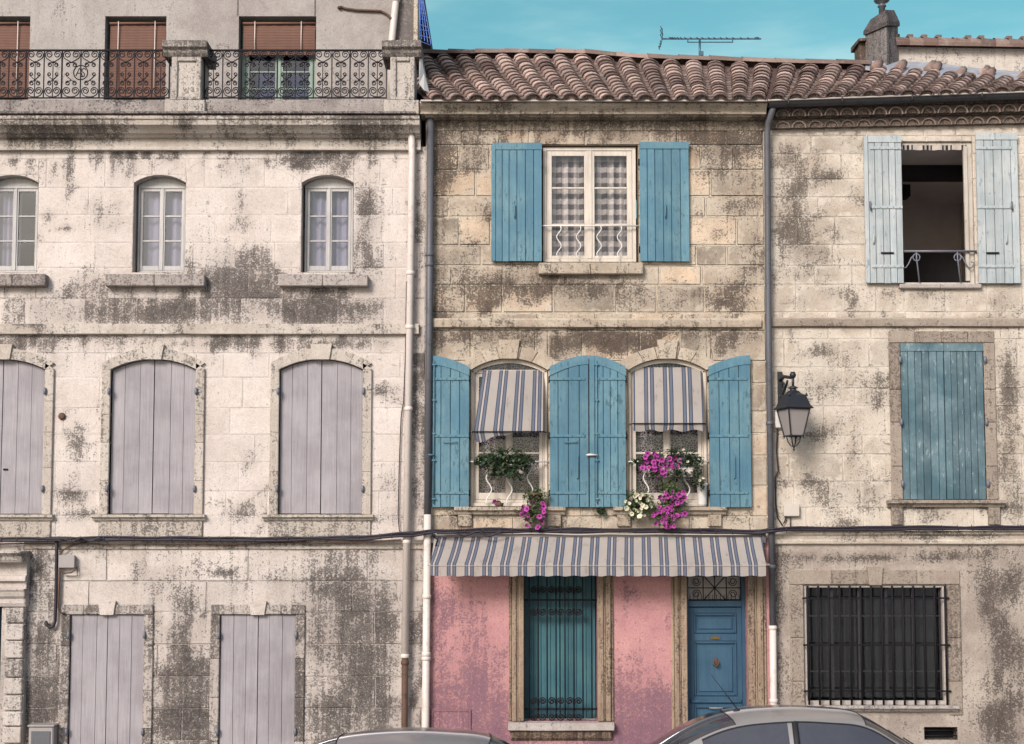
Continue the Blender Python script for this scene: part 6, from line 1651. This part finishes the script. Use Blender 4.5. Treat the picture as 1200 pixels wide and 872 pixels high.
# ------------------------------------------------------------------ cars
def car(cx, cy, st, z_road, paint, label, aerial=False):
    t = thing('parked_car', (cx, cy, z_road), label, 'car', 'cars parked at the kerb')
    def sec(s):
        x, hw, zl_, zb_, zt_, hr = s; zb_ *= 1.03; zt_ *= 1.03; hb = hw * .965
        re = max(zb_ + .012, zt_ - .085)
        return [(0, zt_), (.45 * hr, zt_ - .006), (.82 * hr, zt_ - .028), (hr, re + .022 if re > zb_ + .03 else re), (hr + (hb - hr) * .12, re), (hr + (hb - hr) * .55, (re + zb_) / 2 + .01), (hb, zb_ + .004), (hw * .985, zb_ - .03), (hw, zb_ - .16), (hw * .99, (zb_ + zl_) / 2 - .05), (hw * .97, zl_ + .12), (hw * .88, zl_), (0, zl_)]
    NS = 6; dense = []; tags = []
    def cr(p0, p1, p2, p3, t_):
        return .5 * ((2 * p1) + (-p0 + p2) * t_ + (2 * p0 - 5 * p1 + 4 * p2 - p3) * t_ * t_ + (-p0 + 3 * p1 - 3 * p2 + p3) * t_ ** 3)
    for i in range(len(st) - 1):
        q = [st[max(i - 1, 0)], st[i], st[i + 1], st[min(i + 2, len(st) - 1)]]
        for k in range(NS):
            dense.append([cr(q[0][c], q[1][c], q[2][c], q[3][c], k / NS) for c in range(6)]); tags.append(i)
    dense.append(list(st[-1])); tags.append(len(st) - 2)
    secs = [sec(s) for s in dense]; nj = len(secs[0])
    def wp(i, j, sg):
        x = dense[i][0]; y, z = secs[i][j]
        u = (y / .9) ** 2; x -= .10 * u * (1 if x > .2 else -1 if x < -.5 else (x + .15) / .35 if x > -.15 else (x + .15) / .35) * (1 if j < 8 else .6)
        return (cx + x, cy + sg * y, z_road + z)
    parts = {}
    def put(nm, quad, sm=True): parts.setdefault(nm, MB()).add(quad, [(0, 1, 2, 3)], smooth=sm)
    RW, WS = (2, 3), (7, 8)                      # stations spanned by rear window and windscreen
    side = (3, 4, 5, 6, 7)
    for i in range(len(dense) - 1):
        tg = tags[i]
        for sg in (-1, 1):
            for j in range(nj - 1):
                nm = 'body'
                if tg in RW and j < 3 and not (tg == RW[0] and i % NS == 0): nm = 'rear_window'
                elif tg in WS and j < 3: nm = 'windscreen'
                elif tg in side and j in (4, 5) and not (tg == side[0] and i % NS < 1) and not (tg == 5 and i % NS in (0,)): nm = 'side_window_near' if sg < 0 else 'side_window_far'
                elif tg in (8,) and j in (4, 5): nm = 'body'
                put(nm, [wp(i, j, sg), wp(i + 1, j, sg), wp(i + 1, j + 1, sg), wp(i, j + 1, sg)])
    def weld(m):
        key = {}; mp = []; vs = []
        for v in m.v:
            kk = tuple(round(c, 4) for c in v)
            if kk not in key: key[kk] = len(vs); vs.append(v)
            mp.append(key[kk])
        fs = []; sm = []
        for f, s in zip(m.f, m.sm):
            g = []
            for q in f:
                if mp[q] not in g: g.append(mp[q])
            if len(g) > 2: fs.append(g); sm.append(s)
        m.v = vs; m.f = fs; m.sm = sm; n = len(vs); m.t = [.5] * n; m.d = [0.] * n; m.u = [0.] * n
        return m
    b = weld(parts['body'])
    for e in (0, len(dense) - 1):
        ring = [wp(e, j, -1) for j in range(nj)] + [wp(e, j, 1) for j in range(nj - 1, -1, -1)]; b.add(ring, [list(range(len(ring)))])
    body = b.build('body', M[paint], t)
    weld(parts['rear_window']).build('rear_window', M['car_glass'], t); weld(parts['windscreen']).build('windscreen', M['car_glass'], t)
    for nm in ('side_window_near', 'side_window_far'): weld(parts[nm]).build('side_window', M['car_glass'], t)
    # seals, pillars
    seal = MB()
    for (sts) in ((RW[0] * NS + 1, (RW[1] + 1) * NS), (WS[0] * NS, (WS[1] + 1) * NS)):
        for e in sts: seal.tube([tuple(Vector(wp(e, j, -1)) + Vector((0, 0, .003))) for j in range(3, -1, -1)] + [tuple(Vector(wp(e, j, 1)) + Vector((0, 0, .003))) for j in range(1, 4)], .006, 5)
    for sg in (-1, 1):
        seal.tube([tuple(Vector(wp(i, 4, sg)) + Vector((0, sg * .003, .0))) for i in range(side[0] * NS + 1, (side[-1] + 1) * NS + 1)], .009, 5)
        seal.tube([tuple(Vector(wp(i, 6, sg)) + Vector((0, sg * .004, 0))) for i in range(side[0] * NS + 1, (side[-1] + 1) * NS + 1)], .009, 5)
        i = 5 * NS + 1; seal.tube([tuple(Vector(wp(i, j, sg)) + Vector((0, sg * .004, 0))) for j in (4, 5, 6)], .035, 6)
    seal.build('window_seal', M['rubber'], t)
    for (wx) in (-1.28, 1.27):
        for sg in (-1, 1):
            m = MB(); yo = sg * .80; prof_ = [(.20, -.10), (.29, -.105), (.315, -.07), (.32, 0), (.315, .07), (.29, .1), (.2, .1)]
            m.lathe(prof_, 0, 0, 0, 24); m.v = [(cx + wx + x, cy + yo + z, z_road + .32 + y) for x, y, z in m.v]; w = m.build('wheel', M['rubber'], t)
            m = MB(); m.lathe([(.2, -.09), (.2, .09), (.17, .1), (.05, .085), (.03, .1)], 0, 0, 0, 20); m.v = [(cx + wx + x, cy + yo + (z if sg > 0 else -z), z_road + .32 + y) for x, y, z in m.v]; m.build('rim', M['rim'], w)
            m = MB(); m.lathe([(.36, -.01), (.37, .0), (.36, .01)], 0, 0, 0, 24); m.v = [(cx + wx + x, cy + sg * .862 + z, z_road + .34 + y) for x, y, z in m.v]; m.build('wheel_arch', M['rubber'], t)
    xf, xr = cx + st[-2][0], cx + st[1][0]
    for sg in (-1, 1):
        m = MB(); m.box(xf - .12, xf + .03, cy + sg * .42 - .14, cy + sg * .42 + .14, z_road + .56, z_road + .70, c=.03); m.build('headlight', M['lamp_clear'], t)
        m = MB(); m.box(xr - .07, xr + .1, cy + sg * .58 - .1, cy + sg * .58 + .1, z_road + .66, z_road + .86, c=.03); m.build('tail_light', M['lamp_red'], t)
        m = MB(); m.box(cx + .95, cx + 1.1, cy + sg * .98 - .1, cy + sg * .98 + .1, z_road + .88, z_road + 1.02, c=.04); m.build('wing_mirror', M[paint], t)
        for hx in (.28, -.72):
            m = MB(); m.box(cx + hx - .1, cx + hx + .1, cy + sg * .875 - .012, cy + sg * .875 + .012, z_road + .78, z_road + .81, c=.006); m.build('door_handle', M[paint], t)
    m = MB(); m.box(xf - .05, xf + .08, cy - .62, cy + .62, z_road + .28, z_road + .42, c=.03); m.build('front_bumper', M['rubber'], t)
    m = MB(); m.box(xr - .08, xr + .05, cy - .62, cy + .62, z_road + .34, z_road + .48, c=.03); m.build('rear_bumper', M['rubber'], t)
    if aerial:
        m = MB(); bx_, bz_ = cx - .70, z_road + 1.49
        m.lathe([(.045, 0), (.03, .02), (.012, .035)], bx_, cy - .05, bz_, 10); m.tube([(bx_, cy - .05, bz_ + .03), (bx_ - .28, cy - .05, bz_ + .40)], [.007, .004], 6); m.build('roof_aerial', M['rubber'], t)
    # wipers
    m = MB()
    for k in (-.35, .25):
        a = Vector(wp(9 * NS - 1, 0, 1)); m.tube([(a.x - .02, cy + k, a.z + .03), (a.x - .35, cy + k - .25, a.z + .23)], .008, 5)
    m.build('wiper', M['rubber'], t)
    return t
ST = [(-2.12, .60, .36, .72, .76, .52), (-2.02, .76, .28, .90, .97, .60), (-1.72, .83, .24, .94, 1.02, .60), (-1.28, .86, .22, .94, 1.27, .57), (-.84, .87, .2, .93, 1.43, .565), (-.28, .88, .2, .92, 1.485, .575), (.22, .88, .2, .91, 1.475, .575), (.62, .88, .2, .90, 1.425, .57), (1.0, .87, .2, .89, 1.22, .62), (1.38, .86, .2, .89, .985, .68), (1.8, .82, .22, .80, .87, .60), (2.05, .73, .28, .66, .71, .48), (2.12, .60, .34, .58, .61, .38)]
ZR = 0.
car(3.17, -4.8, ST, ZR + .0, 'car_silver', 'silver car with roof aerial parked in front of the blue door', True)
car(-.82, -6.75, ST, ZR + .0, 'car_grey', 'grey car below the pink wall with only its roof in the picture')

# ------------------------------------------------------------------ ground
def asphalt():
    g = G('asphalt'); n1 = g.noise(.6, 6, .6); n2 = g.noise(90, 4, .7)
    base = g.mix(n1, (.05, .05, .052, 1), (.085, .082, .08, 1)); base = g.mul(base, g.ma('MULTIPLY_ADD', n2, .8, .6))
    return g.done(g.bsdf(base, .9, g.bump(n2, .4, .01), spec=.2))
def paving():
    g = G('pavement_concrete'); n1 = g.noise(1.4, 7, .6); n2 = g.noise(70, 4, .7)
    base = g.mix(n1, (.26, .245, .235, 1), (.40, .375, .355, 1)); base = g.mul(base, g.ma('MULTIPLY_ADD', n2, .5, .75))
    return g.done(g.bsdf(base, .9, g.bump(n2, .3, .01), spec=.2))
M['asphalt'] = asphalt(); M['paving'] = paving()
def struct(name, m, mat_):
    o = m.build(name, M[mat_]); o['kind'] = 'structure'; return o
m = MB(); m.add([(-400, -400, ZR - .02), (400, -400, ZR - .02), (400, 400, ZR - .02), (-400, 400, ZR - .02)], [(0, 1, 2, 3)]); struct('ground', m, 'paving')
m = MB(); m.add([(-60, -9.4, ZR), (60, -9.4, ZR), (60, -2.9, ZR), (-60, -2.9, ZR)], [(0, 1, 2, 3)]); struct('road', m, 'asphalt')
m = MB(); m.add([(-60, -2.6, .12), (60, -2.6, .12), (60, .01, .12), (-60, .01, .12)], [(0, 1, 2, 3)]); struct('pavement', m, 'paving')
m = MB(); m.profile([(-2.6, ZR - .1), (-2.6, .123), (-2.86, .123), (-2.9, .09), (-2.9, ZR - .1)], -60, 60, step=1.); struct('kerb', m, 'paving')

# ------------------------------------------------------------------ light, sky, camera
SUN_EL, SUN_AZ = math.radians(31), math.radians(-30)       # azimuth from the camera's back towards the left
dirv = Vector((math.sin(SUN_AZ) * math.cos(SUN_EL), -math.cos(SUN_AZ) * math.cos(SUN_EL), math.sin(SUN_EL)))   # towards the sun
sd = bpy.data.lights.new('sun', 'SUN'); sd.energy = 2.75; sd.angle = math.radians(20); sd.color = (1., .945, .915)
so = bpy.data.objects.new('sun', sd); COL.objects.link(so); so.rotation_euler = dirv.to_track_quat('Z', 'Y').to_euler()
w = bpy.data.worlds.new('World'); SC.world = w; w.use_nodes = True; nt = w.node_tree; nt.nodes.clear()
sky = nt.nodes.new('ShaderNodeTexSky'); sky.sky_type = 'NISHITA'; sky.sun_disc = False
sky.sun_elevation = SUN_EL; sky.sun_rotation = math.atan2(dirv.x, dirv.y); sky.air_density = 1.; sky.dust_density = 2.6; sky.ozone_density = 1.
# the sky away from the sun (beyond the roofs) is turquoise, the sky behind the viewer a warmer haze
gm = nt.nodes.new('ShaderNodeTexCoord'); sx = nt.nodes.new('ShaderNodeSeparateXYZ'); mr = nt.nodes.new('ShaderNodeMapRange'); mr.interpolation_type = 'SMOOTHSTEP'
for q_, v_ in zip((1, 2, 3, 4), (-.15, .55, 0., 1.)): mr.inputs[q_].default_value = v_
mt = nt.nodes.new('ShaderNodeMix'); mt.data_type = 'RGBA'; mt.inputs[6].default_value = (.98, .98, .99, 1); mt.inputs[7].default_value = (.60, 1.08, .84, 1)
nt.links.new(gm.outputs['Generated'], sx.inputs[0]); nt.links.new(sx.outputs[1], mr.inputs[0]); nt.links.new(mr.outputs[0], mt.inputs[0])
mx = nt.nodes.new('ShaderNodeMix'); mx.data_type = 'RGBA'; mx.blend_type = 'MULTIPLY'; mx.inputs[0].default_value = 1.; nt.links.new(mt.outputs[2], mx.inputs[7])
tc = nt.nodes.new('ShaderNodeTexCoord'); mp = nt.nodes.new('ShaderNodeMapping'); mp.inputs['Scale'].default_value = (3., 3., 14.)
cn_ = nt.nodes.new('ShaderNodeTexNoise'); cn_.inputs['Scale'].default_value = 1.6; cn_.inputs['Detail'].default_value = 7; cn_.inputs['Roughness'].default_value = .55
cr_ = nt.nodes.new('ShaderNodeMapRange'); cr_.interpolation_type = 'SMOOTHSTEP'
for q_, v_ in zip((1, 2, 3, 4), (.38, .72, .0, .5)): cr_.inputs[q_].default_value = v_
mc = nt.nodes.new('ShaderNodeMix'); mc.data_type = 'RGBA'; mc.inputs[7].default_value = (3.6, 4.9, 4.8, 1)
nt.links.new(tc.outputs['Generated'], mp.inputs[0]); nt.links.new(mp.outputs[0], cn_.inputs[0]); nt.links.new(cn_.outputs[0], cr_.inputs[0]); nt.links.new(cr_.outputs[0], mc.inputs[0])
bg = nt.nodes.new('ShaderNodeBackground'); bg.inputs[1].default_value = .125; ou = nt.nodes.new('ShaderNodeOutputWorld')
nt.links.new(sky.outputs[0], mx.inputs[6]); nt.links.new(mx.outputs[2], mc.inputs[6]); nt.links.new(mc.outputs[2], bg.inputs[0]); nt.links.new(bg.outputs[0], ou.inputs[0])
cd = bpy.data.cameras.new('camera'); cd.sensor_width = 36; cd.lens = 48; cd.clip_end = 1500; cd.clip_start = .1
cd.shift_y = (CY - 436) / 1200; cam = bpy.data.objects.new('camera', cd); COL.objects.link(cam)
cam.location = (0, -DIST, EYE); cam.rotation_euler = (PI / 2 + TH, 0, 0); SC.camera = cam
vs_ = SC.view_settings; SC.display_settings.display_device = 'sRGB'; vs_.view_transform = 'Standard'; vs_.look = 'None'; vs_.gamma = 1; vs_.use_curve_mapping = False; vs_.exposure = .56
SC.render.resolution_x = 1024; SC.render.resolution_y = 744
SC.cycles.max_bounces = 8; SC.cycles.transparent_max_bounces = 12
